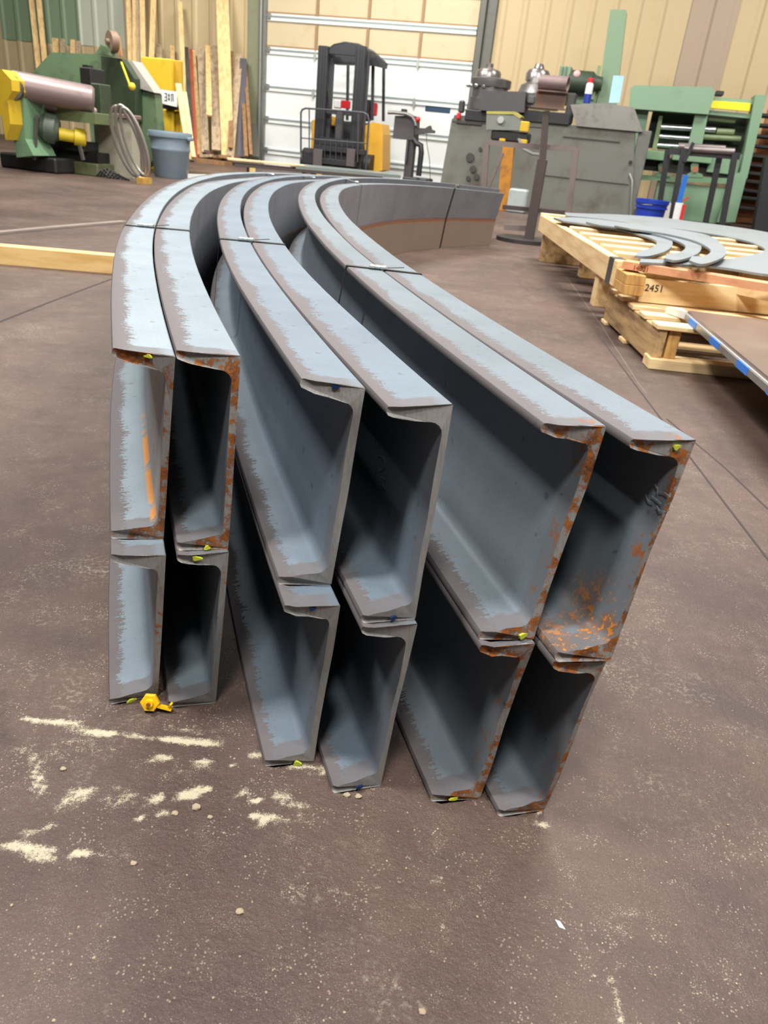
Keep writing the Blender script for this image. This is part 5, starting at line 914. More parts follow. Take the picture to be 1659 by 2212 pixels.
# -------- grey section bending machine
GD = 3.3
t = thing('section_bending_machine', 'large dirty grey section bender with two stacked steel rolls on top', 'machine', (W(1180, 450, GD)[0], -GD, 0), WALL)
m = MB(); m.prism(pxp([(976, 256), (1195, 268), (1372, 278), (1364, 470), (938, 470)], GD), -GD, -GD+1.0); m.build('body', GREY, t)
m = MB(); m.prism(pxp([(982, 248), (1180, 262), (1178, 276), (976, 262)], GD+.02), -GD-.02, -GD+1.0); m.build('deck', paint('deck_grey', (96, 96, 92), .5, .2, amt=.4), t)
q = pxp([(1232, 226), (1300, 222), (1370, 232), (1388, 285), (1245, 272)], GD+.05)
m = MB(); m.prism(q, -GD-.05, -GD+.7); m.build('sloping_hood', paint('worn_shiny_hood', (150, 147, 142), .28, .4, dirt=(86, 80, 76), amt=.4, scale=4), t)
m = MB(); bxp(m, 1360, 280, 1388, 470, GD-.02, .5, .01); m.build('end_cover', paint('end_cover_grey', (104, 106, 100), .5, amt=.4), t)
m = MB(); bxp(m, 985, 262, 1040, 268, GD+.03, .1); a0, z0 = W(1040, 330, GD+.0); 
for (u, v, r_) in ((1016, 340, 9), (1022, 365, 7), (1038, 322, 4), (1012, 385, 5), (1030, 382, 6)):
    c = pt(u, v, GD); m.cyl((c[0], c[1], c[2]), (c[0], c[1]-.03, c[2]), r_*mpp(u, v, GD), n=10)
m.build('socket_group', paint('dark_socket', (62, 58, 56), .6), t)
m = MB(); bxp(m, 1215, 300, 1340, 303, GD+.01, .02); bxp(m, 1175, 388, 1360, 390, GD+.01, .02); m.build('panel_seam', paint('seam_dark', (58, 56, 54), .7), t)
m = MB(); q = pt(1362, 351, GD+.03); m.cyl(q, (q[0], q[1]-.02, q[2]), .03, n=12); m.build('knock_out_hole', BLK, t)
def rollstack(name, cu, prof, d, lab):
    """prof: (v, halfwidth px) from the bottom up"""
    p0 = pt(cu, prof[0][0], d); k = mpp(cu, prof[0][0], d); H = pt(cu, prof[-1][0], d)[2]-p0[2]; m = MB()
    pr = [((pt(cu, v, d)[2]-p0[2])/H, w*k) for v, w in prof]; m.lathe(p0, (p0[0], p0[1], p0[2]+H), pr, 30); return m
m = rollstack('r', 1052, [(240, 42), (214, 42), (213, 38), (190, 38), (189, 42), (186, 43), (172, 43), (170, 40), (168, 30)], GD-.35, ''); m.build('left_roll', STEEL, t)
m = rollstack('r', 1054, [(170, 27), (158, 27), (152, 24), (147, 12), (146, 8), (138, 8), (137, 7)], GD-.35, ''); m.build('left_shaft_nut', paint('worn_nut_steel', (136, 130, 128), .3, .7, amt=.3), t)
for k in range(7):
    g = -PI*.9+k*PI*.8/6*1.0; c = pt(1052, 187, GD-.35); r_ = 40*mpp(1052, 187, GD-.35)
    m = MB(); m.sphere((c[0]+r_*math.cos(g), c[1]+r_*math.sin(g), c[2]-.015), .04, 8, (1, .5, .7)); m.build('cap_screw', BRIGHT, t)
m = rollstack('r', 1158, [(235, 48), (205, 48), (200, 44), (186, 40), (180, 30), (170, 28)], GD-.3, ''); m.build('right_roll', STEEL, t)
m = rollstack('r', 1160, [(176, 26), (160, 26), (152, 22), (148, 12), (139, 9), (138, 8)], GD-.3, ''); m.build('right_shaft_nut', paint('worn_nut_steel', (136, 130, 128)), t)
m = MB(); m.prism(pxp([(1040, 196), (1136, 198), (1132, 243), (1036, 238)], GD+.15), -GD-.15, -GD+.3); m.build('guide_block', paint('dark_guide_block', (88, 86, 88), .4, .4, amt=.3), t)
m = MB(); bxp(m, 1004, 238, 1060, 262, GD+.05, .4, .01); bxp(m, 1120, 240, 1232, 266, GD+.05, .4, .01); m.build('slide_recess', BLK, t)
m = MB(); bxp(m, 1138, 206, 1156, 222, GD+.12, .3, .02); m.build('piston_rod', BRIGHT, t)
m = MB(); bxp(m, 986, 243, 994, 257, GD+.06, .08, .01); m.build('red_cap', REDP, t)
m = MB(); bxp(m, 990, 216, 1002, 244, GD+.05, .1, .02); m.build('side_bracket', paint('bracket_dark', (58, 56, 56), .5), t)
m = MB(); bxp(m, 1222, 200, 1240, 268, GD+.0, .2, .02); m.build('rear_bracket', paint('bracket_dark', (58, 56, 56)), t)
m = MB(); m.tube([pt(1360, 375, GD+.06), pt(1366, 390, GD+.1), pt(1364, 430, GD+.1), pt(1362, 468, GD+.1)], .018, 6); m.build('side_conduit', paint('grey_conduit', (132, 134, 130)), t)
# spray can and pale blue sheet standing on the hood
c = pt(1267, 223, GD-.3); k = mpp(1267, 200, GD-.3)
t = thing('spray_can', 'blue and white spray can with red cap standing on the grey machine', 'spray can', c, WALL); hz = W(1268, 178, GD-.3)[1]-c[2]
m = MB(); m.lathe(c, (c[0], c[1], c[2]+hz), [(0, 8*k), (.45, 8*k)], 18); m.build('blue_lower_band', paint('can_blue', (34, 56, 140), .35), t)
m = MB(); m.lathe((c[0], c[1], c[2]+hz*.45), (c[0], c[1], c[2]+hz), [(0, 8*k), (.85, 8*k), (1, 5*k)], 18); m.build('white_upper_can', WHITEP, t)
m = MB(); m.lathe((c[0], c[1], c[2]+hz), (c[0], c[1], c[2]+hz*1.22), [(0, 6*k), (.8, 6*k), (1, 4*k)], 16); m.build('red_cap', REDP, t)
q = pxp([(1315, 222), (1325, 163), (1348, 164), (1338, 222)], GD-.25); m = MB(); m.prism(q, -GD+.25, -GD+.30); o = m.build('paper_box', paint('pale_blue_card', (160, 200, 226), .6), frame=WALL, base=(q[0][0], -GD+.25, q[0][1])); tag(o, 'pale blue upright box standing on the sloping grey hood', 'box')
# -------- steel stand with beam and tube on top
SDt = WI @ G(1128, 522); sd = -SDt.y
t = thing('material_stand', 'dark steel stand on a disc base carrying a short steel beam', 'stand', (SDt.x, SDt.y, 0), WALL)
POSTM = paint('dark_brown_tube', (78, 68, 66), .6, .3, dirt=(110, 70, 50), amt=.35)
zt = W(1180, 236, sd)[1]; 
m = MB(); m.cyl((SDt.x, SDt.y, 0), (SDt.x, SDt.y, .035), .255, n=32); m.build('base_disc', paint('base_disc_steel', (66, 62, 62), .5, .4), t)
p0 = (SDt.x+.06, SDt.y, .03); p1 = pt(1180, 240, sd)
m = MB(); m.beam(p0, pt(1172, 345, sd), .085, .085); m.build('lower_post', POSTM, t)
m = MB(); m.beam(pt(1172, 345, sd), p1, .055, .055); m.build('upper_post', POSTM, t)
m = MB()
for (a, b) in (((1163, 192), (1226, 203)), ((1149, 229), (1220, 237))):
    A, B = pt(*a, sd), pt(*b, sd); m.box(min(A[0], B[0]), max(A[0], B[0]), -sd-.05, -sd+.05, (A[2]+B[2])/2-.008, (A[2]+B[2])/2+.004)
A, B = pt(1160, 195, sd), pt(1218, 234, sd); m.box(A[0], B[0], -sd-.006, -sd+.006, W(1190, 232, sd)[1], W(1190, 200, sd)[1]); m.build('beam_head', RUSTY, t)
# tube lying on the beam
A, B = pt(1166, 178, sd), pt(1226, 192, sd); r_ = 15*mpp(1190, 185, sd); zz = W(1195, 197, sd)[1]+r_
m = MB(); m.lathe((A[0], -sd+.02, zz), (B[0], -sd-.02, zz), [(0, r_), (1, r_), (1, r_*.85), (.9, r_*.85)], 24); o = m.build('short_tube', PIPEB, frame=WALL, base=(A[0], -sd, zz)); tag(o, 'short thick brown steel tube lying on top of the stand', 'tube')
# rectangular tube frame
t = thing('tube_frame', 'rectangular frame of square tube welded round the dark stand', 'frame', (W(1140, 500, sd-.1)[0], -sd+.1, 0), WALL); fd = sd-.12
FRM = paint('scaly_square_tube', (124, 112, 108), .5, .2, dirt=(90, 76, 70), amt=.4)
for (a, b, w_) in (((1052, 308), (1038, 500), 12), ((1245, 320), (1222, 505), 12), ((1052, 308), (1165, 318), 10), ((1180, 318), (1245, 322), 10), ((1086, 447), (1222, 460), 9), ((1090, 490), (1150, 494), 12)):
    m = MB(); A, B = pt(*a, fd), pt(*b, fd); ww = w_*mpp(1150, 400, fd); m.beam(A, B, ww, ww); m.build('tube', FRM if w_ != 9 else POSTM, t)
m = MB(); m.beam(pt(1086, 330, fd), pt(1052, 410, fd), .03, .03); m.build('brace', FRM, t)
# -------- foot switch box on yellow post
FBD = 5.0
t = thing('control_box', 'grey control box with yellow rim and a yellow post below', 'control box', (W(1098, 480, FBD)[0], -FBD, 0), WALL)
m = MB(); m.prism(pxp([(1051, 246), (1122, 250), (1126, 282), (1050, 280)], FBD), -FBD, -FBD+.3); m.build('box_body', paint('box_grey', (126, 130, 124), .4, amt=.3), t)
m = MB(); m.prism(pxp([(1051, 240), (1112, 241), (1127, 252), (1122, 256), (1108, 247), (1051, 246)], FBD+.01), -FBD-.01, -FBD+.3); m.build('rim', paint('worn_yellow_rim', (176, 168, 86), .5, amt=.4), t)
m = MB(); q = pt(1082, 259, FBD+.01); m.cyl((q[0], q[1], q[2]), (q[0], q[1]-.03, q[2]), .045, n=18); m.build('push_button', paint('button_grey', (176, 178, 176), .4), t)
m = MB(); bxp(m, 1060, 283, 1142, 306, FBD-.02, .3, .02); m.build('underside', BLK, t)
for (u0, v0, u1, v1) in ((1123, 262, 1142, 285), (1078, 299, 1091, 306), (1121, 301, 1138, 312)):
    m = MB(); bxp(m, u0, v0, u1, v1, FBD+.03, .1, .01); m.build('yellow_bracket', YEL, t)
m = MB(); A, B = pt(1100, 308, FBD), pt(1082, 478, FBD); m.beam((B[0], -FBD, 0), A, .16, .10); m.build('post', paint('ochre_post', (184, 124, 38), .6, dirt=(110, 76, 40), amt=.5), t)
m = MB(); bxp(m, 1094, 408, 1134, 486, FBD+.25, .25, .02); o = m.build('junction_box', paint('pale_grey_box', (166, 176, 174), .5, dirt=(90, 90, 84), amt=.4), frame=WALL, base=pt(1114, 486, FBD+.25)); tag(o, 'pale grey box low behind the dark stand', 'box')
m = MB(); m.tube([pt(1120, 300, FBD+.05), pt(1130, 322, FBD+.1), pt(1150, 332, FBD+.1), pt(1165, 334, FBD+.1)], .02, 6); o = m.build('hose', paint('grey_hose', (120, 120, 118), .5), frame=WALL, base=pt(1120, 300, FBD)); tag(o, 'short grey hose drooping under the control box', 'hose')

# -------- green ironworker / press at right
PD = 2.0
t = thing('green_press', 'light green press frame with polished rods and a yellow stripe', 'machine', (W(1480, 480, PD)[0], -PD, 0), WALL)
m = MB(); m.prism(pxp([(1362, 190), (1372, 184), (1538, 188), (1545, 200), (1530, 247), (1358, 234)], PD+.25), -PD-.25, -PD+.2); m.build('top_beam', GREEN2, t)
m = MB(); m.prism(pxp([(1362, 232), (1402, 238), (1386, 330), (1366, 470), (1345, 470), (1352, 320)], PD), -PD, -PD+.5); m.build('left_column', GREEN2, t)
m = MB(); m.prism(pxp([(1503, 242), (1530, 246), (1515, 320), (1486, 318)], PD+.15), -PD-.15, -PD+.2); m.build('middle_column', GREEN2, t)
m = MB(); m.prism(pxp([(1632, 205), (1656, 205), (1614, 385), (1612, 386), (1588, 480), (1548, 480), (1582, 380), (1600, 372)], PD+.2), -PD-.2, -PD+.3); m.build('right_column', GREEN2, t)
m = MB(); m.prism(pxp([(1545, 210), (1630, 216), (1626, 226), (1540, 219)], PD+.05), -PD-.05, -PD+.1); m.prism(pxp([(1534, 238), (1624, 246), (1620, 256), (1530, 247)], PD+.05), -PD-.05, -PD+.1); m.build('upper_rail', GREEN2, t)
m = MB(); m.prism(pxp([(1538, 217), (1622, 223), (1619, 240), (1535, 233)], PD+.1), -PD-.1, -PD+.0); m.build('yellow_stripe', paint('fluorescent_yellow', (240, 224, 30), .5), t)
for (u0, v0, u1, v1, r_) in ((1428, 274, 1546, 281, 6), (1424, 294, 1490, 299, 5), (1420, 313, 1540, 321, 5)):
    m = MB(); k = mpp(1450, 290, PD-.1); m.cyl(pt(u0, v0, PD-.1), pt(u1, v1, PD-.1), r_*k, n=16); m.build('polished_rod', BRIGHT, t)
for (u0, v0, u1, v1, r_) in ((1530, 256, 1588, 262, 5), (1520, 296, 1600, 300, 6), (1548, 284, 1586, 286, 7)):
    m = MB(); k = mpp(1550, 290, PD-.1); m.cyl(pt(u0, v0, PD-.1), pt(u1, v1, PD-.1), r_*k, n=14); m.build('green_cylinder', paint('olive_green_cylinder', (120, 136, 96), .5, amt=.4), t)
m = MB(); bxp(m, 1400, 238, 1620, 330, PD-.35, .1); m.build('press_shade_panel', paint('dark_green_shadow_panel', (50, 58, 46), .7, amt=.5), t)  # dark sheet standing in for the shade inside the press
m = MB(); m.prism(pxp([(1424, 250), (1432, 250), (1418, 325), (1408, 325)], PD), -PD, -PD+.1); m.build('guide_strip', paint('olive_green_cylinder', (120, 136, 96)), t)
m = MB(); bxp(m, 1388, 326, 1446, 346, PD+.25, .5, .01); bxp(m, 1452, 332, 1540, 350, PD+.15, .4, .01); m.build('work_table', LGREEN, t)
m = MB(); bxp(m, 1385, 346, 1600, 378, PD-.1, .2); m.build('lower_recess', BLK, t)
for u in (1430, 1500):
    m = MB(); m.prism(pxp([(u-16, 384), (u-16, 376), (u-7, 372), (u-8, 356), (u, 349), (u+9, 354), (u+8, 373), (u+18, 377), (u+18, 386)], PD+.1), -PD-.1, -PD+.1); m.build('bearing_block', LGREEN, t)
    m = MB(); c = pt(u+2, 366, PD+.1); m.cyl(c, (c[0], c[1]-.02, c[2]), .05, n=12); m.build('bushing', paint('copper_bushing', (160, 104, 74), .5), t)
m = MB(); m.prism(pxp([(1372, 378), (1596, 386), (1594, 398), (1370, 388)], PD+.1), -PD-.1, -PD+.3); m.build('lower_rail', LGREEN, t)
m = MB(); bxp(m, 1410, 398, 1560, 482, PD+.05, .5, .01); m.build('lower_body', GREEN2, t)
m = MB(); bxp(m, 1530, 330, 1600, 376, PD+.0, .1, .01); m.build('side_plate', GREEN2, t)
# tall green post and small green motor behind the grey machine
BD2 = 2.1
m = MB(); m.prism(pxp([(1318, 22), (1324, 20), (1352, 21), (1354, 26), (1330, 228), (1290, 226)], BD2), -BD2, -BD2+.25); o = m.build('green_post', paint('sage_green_post', (116, 140, 112), .5, amt=.12), frame=WALL, base=(W(1310, 226, BD2)[0], -BD2, 0)); o.location = o.location; tag(o, 'tall sage green flat post rising behind the grey machine', 'post')
t = thing('drill_head', 'small green machine head with motor between the steel tube and green post', 'machine', (W(1240, 226, BD2)[0], -BD2, 0), WALL)
m = MB(); bxp(m, 1203, 142, 1228, 226, BD2, .3, .01); m.build('green_housing', paint('sage_green_post', (116, 140, 112)), t)
for u in (1211, 1219):
    m = MB(); bxp(m, u, 144, u+2, 190, BD2+.02, .03); m.build('rib', paint('rib_green', (88, 110, 86), .5), t)
m = MB(); c = pt(1254, 178, BD2+.1); m.lathe((c[0]-.2, c[1], c[2]), (c[0]+.35, c[1], c[2]), [(0, .10), (.05, .17), (.7, .17), (.8, .12), (1, .1)], 18); m.build('motor', paint('dark_green_motor', (50, 64, 48), .5, amt=.5), t)
m = MB(); m.sphere(pt(1246, 162, BD2+.2), .07, 10); m.build('pink_knob', paint('pinkish_cap', (206, 160, 160), .5), t)
m = MB(); bxp(m, 1228, 190, 1290, 226, BD2+.0, .3, .01); m.build('table', GREEN2, t)
m = MB(); m.beam(pt(1295, 142, BD2+.1), pt(1280, 215, BD2+.1), .05, .03); m.build('lever', paint('olive_green_cylinder', (120, 136, 96)), t)
# -------- black table frame with round bars
TD = 3.4
t = thing('bar_table', 'black tube table frame standing before the green press', 'table', (W(1490, 480, TD)[0], -TD, 0), WALL)
for (a, b) in (((1443, 322), (1425, 440)), ((1478, 320), (1448, 480)), ((1556, 330), (1524, 482)), ((1588, 330), (1560, 484))):
    m = MB(); m.beam(pt(*a, TD+(.1 if a[0] in (1478, 1588) else -.2)), pt(*b, TD+(.1 if a[0] in (1478, 1588) else -.2)), .085, .085); m.build('leg', BLK, t)
m = MB(); m.beam(pt(1445, 326, TD), pt(1598, 338, TD), .09, .09); m.build('top_rail', BLK, t)
m = MB(); m.beam(pt(1498, 308, TD+.15), pt(1478, 350, TD+.15), .05, .05); m.build('handle_post', BLK, t)
for k, (a, b) in enumerate((((1465, 316), (1566, 322)), ((1478, 321), (1586, 328)))):
    m = MB(); m.cyl(pt(*a, TD+.05*k), pt(*b, TD+.05*k), .05, n=14); o = m.build('round_bar', paint('dull_round_bar', (128, 118, 118), .35, .5), frame=WALL, base=pt(*a, TD+.05*k)); tag(o, ('brownish round bar lying at the back of the black table', 'brownish round bar lying at the front of the black table')[k], 'bar')
# bucket, brush
c = G(1404, 505); c = Vector((3.02, 10.1, 0)); cl = WI @ c; hb = W(1405, 431, -cl.y)[1]; kb = mpp(1405, 450, -cl.y)
t = thing('bucket', 'bright blue plastic bucket behind the far edge of the pallet', 'bucket', (W(1406, 450, -cl.y)[0], cl.y, 0), WALL); bx_ = W(1406, 450, -cl.y)[0]
m = MB(); m.lathe((bx_, cl.y, 0), (bx_, cl.y, hb), [(0, 28*kb), (.75, 33*kb), (.76, 36*kb), (.80, 36*kb), (.81, 34*kb), (.88, 35*kb), (.9, 37*kb), (1, 37*kb), (1, 34*kb), (.1, 27*kb)], 28); m.build('pail', paint('royal_blue_plastic', (28, 58, 160), .35, amt=.1), t)
m = MB(); m.tube([(bx_-37*kb, cl.y, hb*.9), (bx_-20*kb, cl.y-36*kb, hb*.86), (bx_, cl.y-38*kb, hb*.8+.03), (bx_+37*kb, cl.y, hb*.95)], .004, 5); m.build('wire_handle', STEEL, t)
t = thing('brush', 'blue handled brush with red and white head beside the bucket', 'brush', (*pt(1462, 490, TD+.6)[:2], 0), WALL)
m = MB(); m.beam(pt(1482, 378, TD+.6), pt(1466, 440, TD+.6), .07, .03); m.build('blue_handle', paint('bright_blue_handle', (30, 104, 196), .4), t)
m = MB(); m.beam(pt(1468, 438, TD+.6), pt(1458, 485, TD+.6), .11, .04); m.build('white_bristle_block', WHITEP, t)
m = MB(); m.beam(pt(1478, 442, TD+.62), pt(1468, 486, TD+.62), .05, .03); m.beam(pt(1474, 434, TD+.62), pt(1489, 426, TD+.62), .02, .02); m.build('red_clip', REDP, t)
m = MB(); m.beam(pt(1444, 438, TD+.5), pt(1436, 485, TD+.5), .08, .04); o = m.build('rag_stick', paint('splattered_white', (190, 190, 180), .7, amt=.5), frame=WALL, base=pt(1436, 485, TD+.5)); tag(o, 'paint-splattered white stick between the bucket and table leg', 'stick')
# far right rack and post
t = thing('storage_rack', 'dark cantilever rack with brown boards at the far right edge', 'rack', (W(1640, 470, 1.2)[0], -1.2, 0), WALL)
m = MB(); bxp(m, 1625, 235, 1670, 480, .5, .1); m.build('brown_panel', paint('orange_brown_panel', (150, 92, 50), .7, dirt=(196, 130, 90), amt=.5), t)
for v in (246, 268, 292, 314, 336, 356, 374, 392, 412, 428, 450):
    m = MB(); bxp(m, 1632-(v-246)*.22, v, 1700, v+7, .9+.3, .5, .01); m.build('arm', BLK, t)
m = MB(); m.prism(pxp([(1618, 330), (1700, 330), (1700, 480), (1580, 480)], .95), -.95, -.9); m.build('backing_board', paint('orange_brown_panel', (150, 92, 50)), t)
m = MB(); m.prism(pxp([(1655, 340), (1720, 344), (1712, 510), (1628, 500)], 2.6), -2.6, -2.3); o = m.build('black_post', BLK, frame=WALL, base=(*pt(1650, 500, 2.6)[:2], 0)); tag(o, 'thick black post cut by the right edge of the picture', 'post')
m = MB(); bxp(m, 1546, 196, 1564, 206, PD-.1, .3, .01); o = m.build('dark_lug', BLK, frame=WALL, base=pt(1555, 206, PD-.1)); tag(o, 'small dark bar end above the yellow stripe', 'bar')

# ------------------------------------------------------------------ pallets, ring plates, plate stack, timber (room axes)
PW = wood('pallet_wood', (236, 206, 156), (208, 168, 116), .5, 1); PWX = wood('pallet_wood_cross', (240, 212, 162), (212, 174, 120), .5, 0); PEND = wood('pallet_end_grain', (206, 160, 92), (160, 112, 58), 1.4, 2); PRED = wood('red_stamped_board', (216, 158, 118), (190, 124, 88), .5, 0)
PDK = wood('worn_pallet_wood', (190, 156, 108), (120, 92, 66), .6, 1)
# lower pallet
t = thing('wooden_pallet', 'lower worn wooden pallet, standing on the floor at right', 'pallet', (1.06, 3.14, 0), group=None)
def bx(m, *a, **k): return m.box(*a, **k)
for x0, x1 in ((1.05, 1.09), (1.62, 1.66), (2.2, 2.24)):
    m = MB(); m.box(x0, x1, 3.16, 4.08, .018, .163, .004); m.build('stringer', PDK, t)
for y0 in (3.14, 3.58, 3.98):
    m = MB(); m.box(1.04, 2.26, y0, y0+.10, .0, .045 if y0 < 3.5 else .018, .003); m.build('bottom_board', PWX, t)
for i in range(5):
    y0 = 3.15+i*.205; m = MB(); m.box(1.04, 2.26, y0, y0+.10, .163, .183, .003); m.build('deck_board', PWX, t)
m = MB(); m.box(1.10, 1.15, 3.17, 3.30, .045, .163, .003); m.build('corner_block', PEND, t)
# steel plates with blue tape lying on the near pallet
t = thing('plate_stack', 'stack of brown steel plates with blue tape on the edge, on the lower pallet', 'steel plates', (1.10, 2.35, 0))
P0, P1 = Vector((1.20, 3.34, 0)), Vector((1.105, 2.26, 0)); dv = (P1-P0).normalized(); rv = Vector((-dv.y, dv.x, 0))
if rv.x < 0: rv = -rv
def pslab(m, s0, s1, w0, w1, z0, z1):
    p = [P0+dv*s0+rv*w0, P0+dv*s1+rv*w0, P0+dv*s1+rv*w1, P0+dv*s0+rv*w1]; m.add([(q.x, q.y, z) for z in (z0, z1) for q in p], [(0, 3, 2, 1), (4, 5, 6, 7), (0, 1, 5, 4), (1, 2, 6, 5), (2, 3, 7, 6), (3, 0, 4, 7)])
M_PL = paint('brown_mill_plate', (128, 112, 104), .3, .35, dirt=(150, 136, 126), amt=.4, scale=2); M_EDGE = paint('bright_plate_edge', (140, 140, 138), .35, .5, dirt=(90, 88, 86), amt=.4, scale=12); M_BT = paint('blue_tape', (44, 120, 216), .5, amt=.05)
m = MB(); pslab(m, -.0, 1.5, 0, 1.3, .185, .207); m.build('lower_plate', M_EDGE, t)
m = MB(); pslab(m, -.0, 1.5, .004, 1.3, .207, .210); m.build('separator_sheet', paint('white_film', (170, 168, 164), .5), t)
m = MB(); pslab(m, .0, 1.5, .012, 1.3, .210, .222); m.build('upper_plate', M_PL, t)
for s0 in (.10, .45, .80, 1.12):
    m = MB(); pslab(m, s0, s0+.12, -.0012, .02, .1835, .2085); m.build('tape_strip', M_BT, t)
m = MB(); q0 = P0+rv*.02; m.add([(1.15, 3.44, .186), (1.22, 3.43, .186), (1.20, 3.32, .186), (1.15, 3.44, .214), (1.22, 3.43, .214), (1.20, 3.32, .218)], [(0, 2, 1), (3, 4, 5), (0, 1, 4, 3), (1, 2, 5, 4), (2, 0, 3, 5)]); m.build('folded_tape_end', WHITEP, t)
# upper pallet
ZB, ZU = .205, .355
t = thing('wooden_pallet', 'upper long wooden pallet carrying the grey curved plates', 'pallet', (1.0, 3.7, ZB))
m = MB(); m.box(.985, 1.035, 3.80, 6.42, ZB+.018, ZU-.012, .004); m.build('side_beam', PW, t)
for x0, x1 in ((1.9, 1.95), (2.9, 2.95)):
    m = MB(); m.box(x0, x1, 3.9, 6.42, ZB+.055, ZU-.03, .004); m.build('side_beam', PW, t)
for i, y0 in enumerate((4.05, 4.36, 4.68, 4.98, 5.34, 5.72, 6.06, 6.36)):
    m = MB(); m.box(1.04 if i < 6 else .99, 3.4, y0, y0+.09, ZU-.05, ZU, .004); m.build('slat', PWX, t)
for z0, z1 in ((ZB+.005, ZB+.048), (ZB+.05, ZB+.095)):
    m = MB(); m.box(.990, 1.080, 3.60, 3.80, z0+.01, z1+.012, .003); m.build('corner_timber', PEND, t)
def qslab(m, A, B, w_, z0, z1):
    A, B = Vector(A), Vector(B); d = (B-A).normalized(); n_ = Vector((-d.y, d.x, 0))*w_; m.add([(q.x, q.y, z) for z in (z0, z1) for q in (A, B, B+n_, A+n_)], [(0, 3, 2, 1), (4, 5, 6, 7), (0, 1, 5, 4), (1, 2, 6, 5), (2, 3, 7, 6), (3, 0, 4, 7)])
m = MB(); qslab(m, (.985, 3.70, 0), (1.95, 3.22, 0), .10, ZU-.034, ZU); m.build('near_board', PRED, t)
m = MB(); qslab(m, (1.085, 3.655, 0), (2.4, 3.70, 0), .05, ZB-.017, ZB+.09); m.build('near_rail', PWX, t)
m = MB(); qslab(m, (1.42, 3.80, 0), (1.85, 3.30, 0), .06, ZB+.06, ZB+.12); qslab(m, (1.65, 3.95, 0), (2.6, 3.9, 0), .05, ZB+.04, ZB+.14); m.build('inner_brace', PW, t)
m = MB(); m.box(.982, 1.038, 3.86, 3.95, ZB+.016, ZU-.010); m.build('dark_patch_board', paint('dark_stained_board', (76, 72, 70), .7, amt=.5), t)
for y0 in (4.75, 6.42-.1):
    m = MB(); m.box(1.03, 3.3, y0, y0+.09, .0 if y0 > 6 else .12, ZB+.055, .004); m.build('cross_bearer', PDK, t)
m = MB(); m.box(1.0, 3.2, 4.15, 4.24, .06, ZB+.055, .004); m.build('cross_bearer', PW, t)
# ink stamps on the boards (digits kept as in the place)
def stamp(txt, loc, dirx, size, mat, parent, lab):
    cu = bpy.data.curves.new('stamp', 'FONT'); cu.body = txt; cu.size = size; cu.extrude = .0004
    tmp = bpy.data.objects.new('stamp_tmp', cu); COL.objects.link(tmp); dg = bpy.context.evaluated_depsgraph_get(); dg.update(); me = bpy.data.meshes.new_from_object(tmp.evaluated_get(dg)); bpy.data.objects.remove(tmp)
    X = Vector(dirx).normalized(); Z = Vector((0, 0, 1)); Y = Z.cross(X); me.transform(Matrix(((X.x, Z.x, Y.x*-1, 0), (X.y, Z.y, Y.y*-1, 0), (X.z, Z.z, Y.z*-1, 0), (0, 0, 0, 1))))
    me.materials.clear(); me.materials.append(mat); me.name = 'ink_stamp'
    o = bpy.data.objects.new('ink_stamp', me); COL.objects.link(o); o.parent = parent['_e']; o.location = Vector(loc)-Vector(parent['_o']); o['label'] = lab; return o
stamp('2451', (1.10, 3.6535, ZB+.035), (1.408, .04, 0), .045, paint('black_ink', (30, 28, 26), .8), t, 'black number stamped on the near rail')
stamp('14021', (1.03, 3.6765, ZU-.031), (.965, -.48, 0), .030, paint('red_brown_ink', (130, 62, 52), .8), t, 'faded red brown stamp on the near board')
# curved plates
M_AP = paint('blue_grey_cut_plate', (136, 143, 147), .55, .3, dirt=(112, 112, 112), amt=.35, scale=2.5)
def platepoly(px, z, th_, lab):
    P = [G(u, v, z) for u, v in px]
    m = MB(); m.prism([(p.x, p.y) for p in P], z-th_, z, 'xy'); o = m.build('curved_plate', M_AP, base=(P[0].x, P[0].y, z-th_)); tag(o, lab, 'plate', 'curved grey plates on the upper pallet')
def spl(P, n=8):
    out = []
    for i in range(len(P)-1):
        p0, p1, p2, p3 = P[max(i-1, 0)], P[i], P[i+1], P[min(i+2, len(P)-1)]
        for k in range(n):
            f = k/n; out.append(tuple(.5*((2*p1[a])+(-p0[a]+p2[a])*f+(2*p0[a]-5*p1[a]+4*p2[a]-p3[a])*f*f+(-p0[a]+3*p1[a]-3*p2[a]+p3[a])*f**3) for a in (0, 1)))
    return out+[P[-1]]
outer = [(1220, 459), (1260, 461), (1330, 463), (1420, 469), (1500, 479), (1580, 489), (1660, 502), (1760, 525), (1800, 560), (1740, 590), (1659, 592), (1560, 577), (1460, 570), (1382, 566)]
inner = [(1384, 559), (1420, 560), (1500, 561), (1570, 559), (1630, 549), (1652, 540), (1640, 530), (1612, 520), (1566, 510), (1490, 498), (1400, 487), (1300, 473), (1224, 466)]
platepoly(spl(outer)+spl(inner), ZU+.012, .011, 'largest curved grey plate, open to the left, rearmost and longest on the pallet')
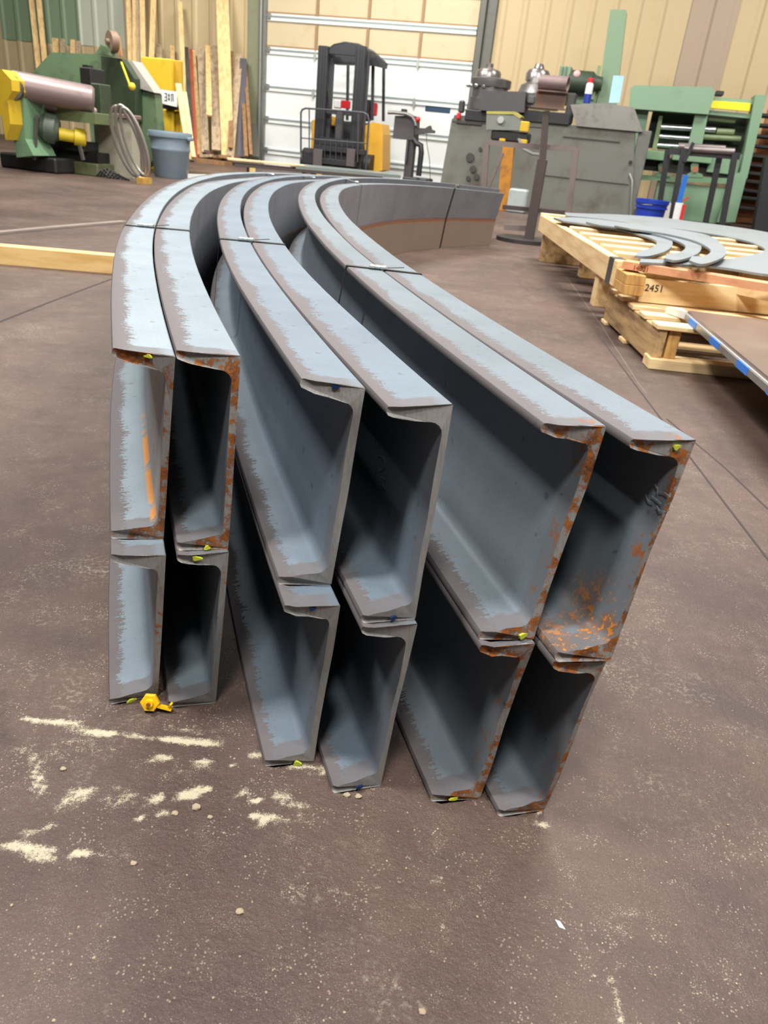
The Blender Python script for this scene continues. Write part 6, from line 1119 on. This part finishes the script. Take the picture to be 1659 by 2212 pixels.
for k, (sx, sy, lab) in enumerate(((0, 0, 'leftmost of the nested hooked grey plates on the pallet'), (78, 9, 'middle one of the nested hooked grey plates on the pallet'), (146, 17, 'rightmost of the nested hooked grey plates on the pallet'))):
    o_ = [(1196+sx*.9, 470+sy), (1250+sx, 470+sy), (1330+sx*.9, 478+sy), (1400+sx*.9, 492+sy), (1446+sx*.8, 514+sy), (1452+sx*.8, 530+sy), (1436+sx*.8, 543+sy), (1400+sx*.8, 553+sy), (1372+sx*.8, 552+sy*.6)]
    i_ = [(1378+sx*.8, 543+sy*.6), (1404+sx*.8, 536+sy), (1418+sx*.8, 527+sy), (1412+sx*.8, 517+sy), (1366+sx*.9, 502+sy), (1288+sx, 487+sy), (1216+sx, 477+sy)]
    platepoly(spl(o_, 6)+spl(i_, 6), ZU+.023+.0115*k, .0105, lab)
# loose timber on the floor at left
m = MB(); A, B = Vector((-3.2, 3.80, 0)), Vector((-1.14, 4.02, 0)); qslab(m, A, B, .089, 0, .089); o = m.build('timber', wood('yellow_timber', (236, 200, 136), (216, 172, 104), .5, 0), base=(-3.2, 3.8, 0)); tag(o, 'pale square timber lying on the floor left of the channels', 'timber')

# ------------------------------------------------------------------ small pieces belong to the part they sit on
RULES = {'seam_seal': 'door_rail', 'hinge': 'door_section', 'door_stile': 'door_section', 'lettering': 'sign_plate', 'push_button': 'box_body', 'rim': 'box_body', 'tape_strip': 'lower_plate', 'bushing': 'bearing_block',
         'yellow_stripe': 'upper_rail', 'cap_screw': 'left_roll', 'knock_out_hole': 'end_cover', 'hub': 'hexagonal_disc', 'screw': 'hexagonal_disc', 'roll_collar': 'bending_roll', 'wire_handle': 'pail',
         'rib': 'green_housing', 'strap_tail': 'band', 'seal': 'band', 'inner_rail': 'mast_upright', 'pulley_bracket': 'pulley', 'top_lug': 'drum_housing', 'socket_group': 'body', 'panel_seam': 'body'}
def kind_name(o): return o.name.split('.')[0]
def centre(o):
    n = max(1, len(o.data.vertices)); c = Vector((0, 0, 0))
    for v in o.data.vertices: c += v.co
    return c/n
for top in [o for o in COL.objects if o.parent is None and o.type == 'EMPTY']:
    ch = list(top.children)
    for o in ch:
        tgt = RULES.get(kind_name(o))
        if not tgt: continue
        cand = [p for p in ch if kind_name(p) == tgt]
        if cand: o.parent = min(cand, key=lambda p: (centre(p)-centre(o)).length)
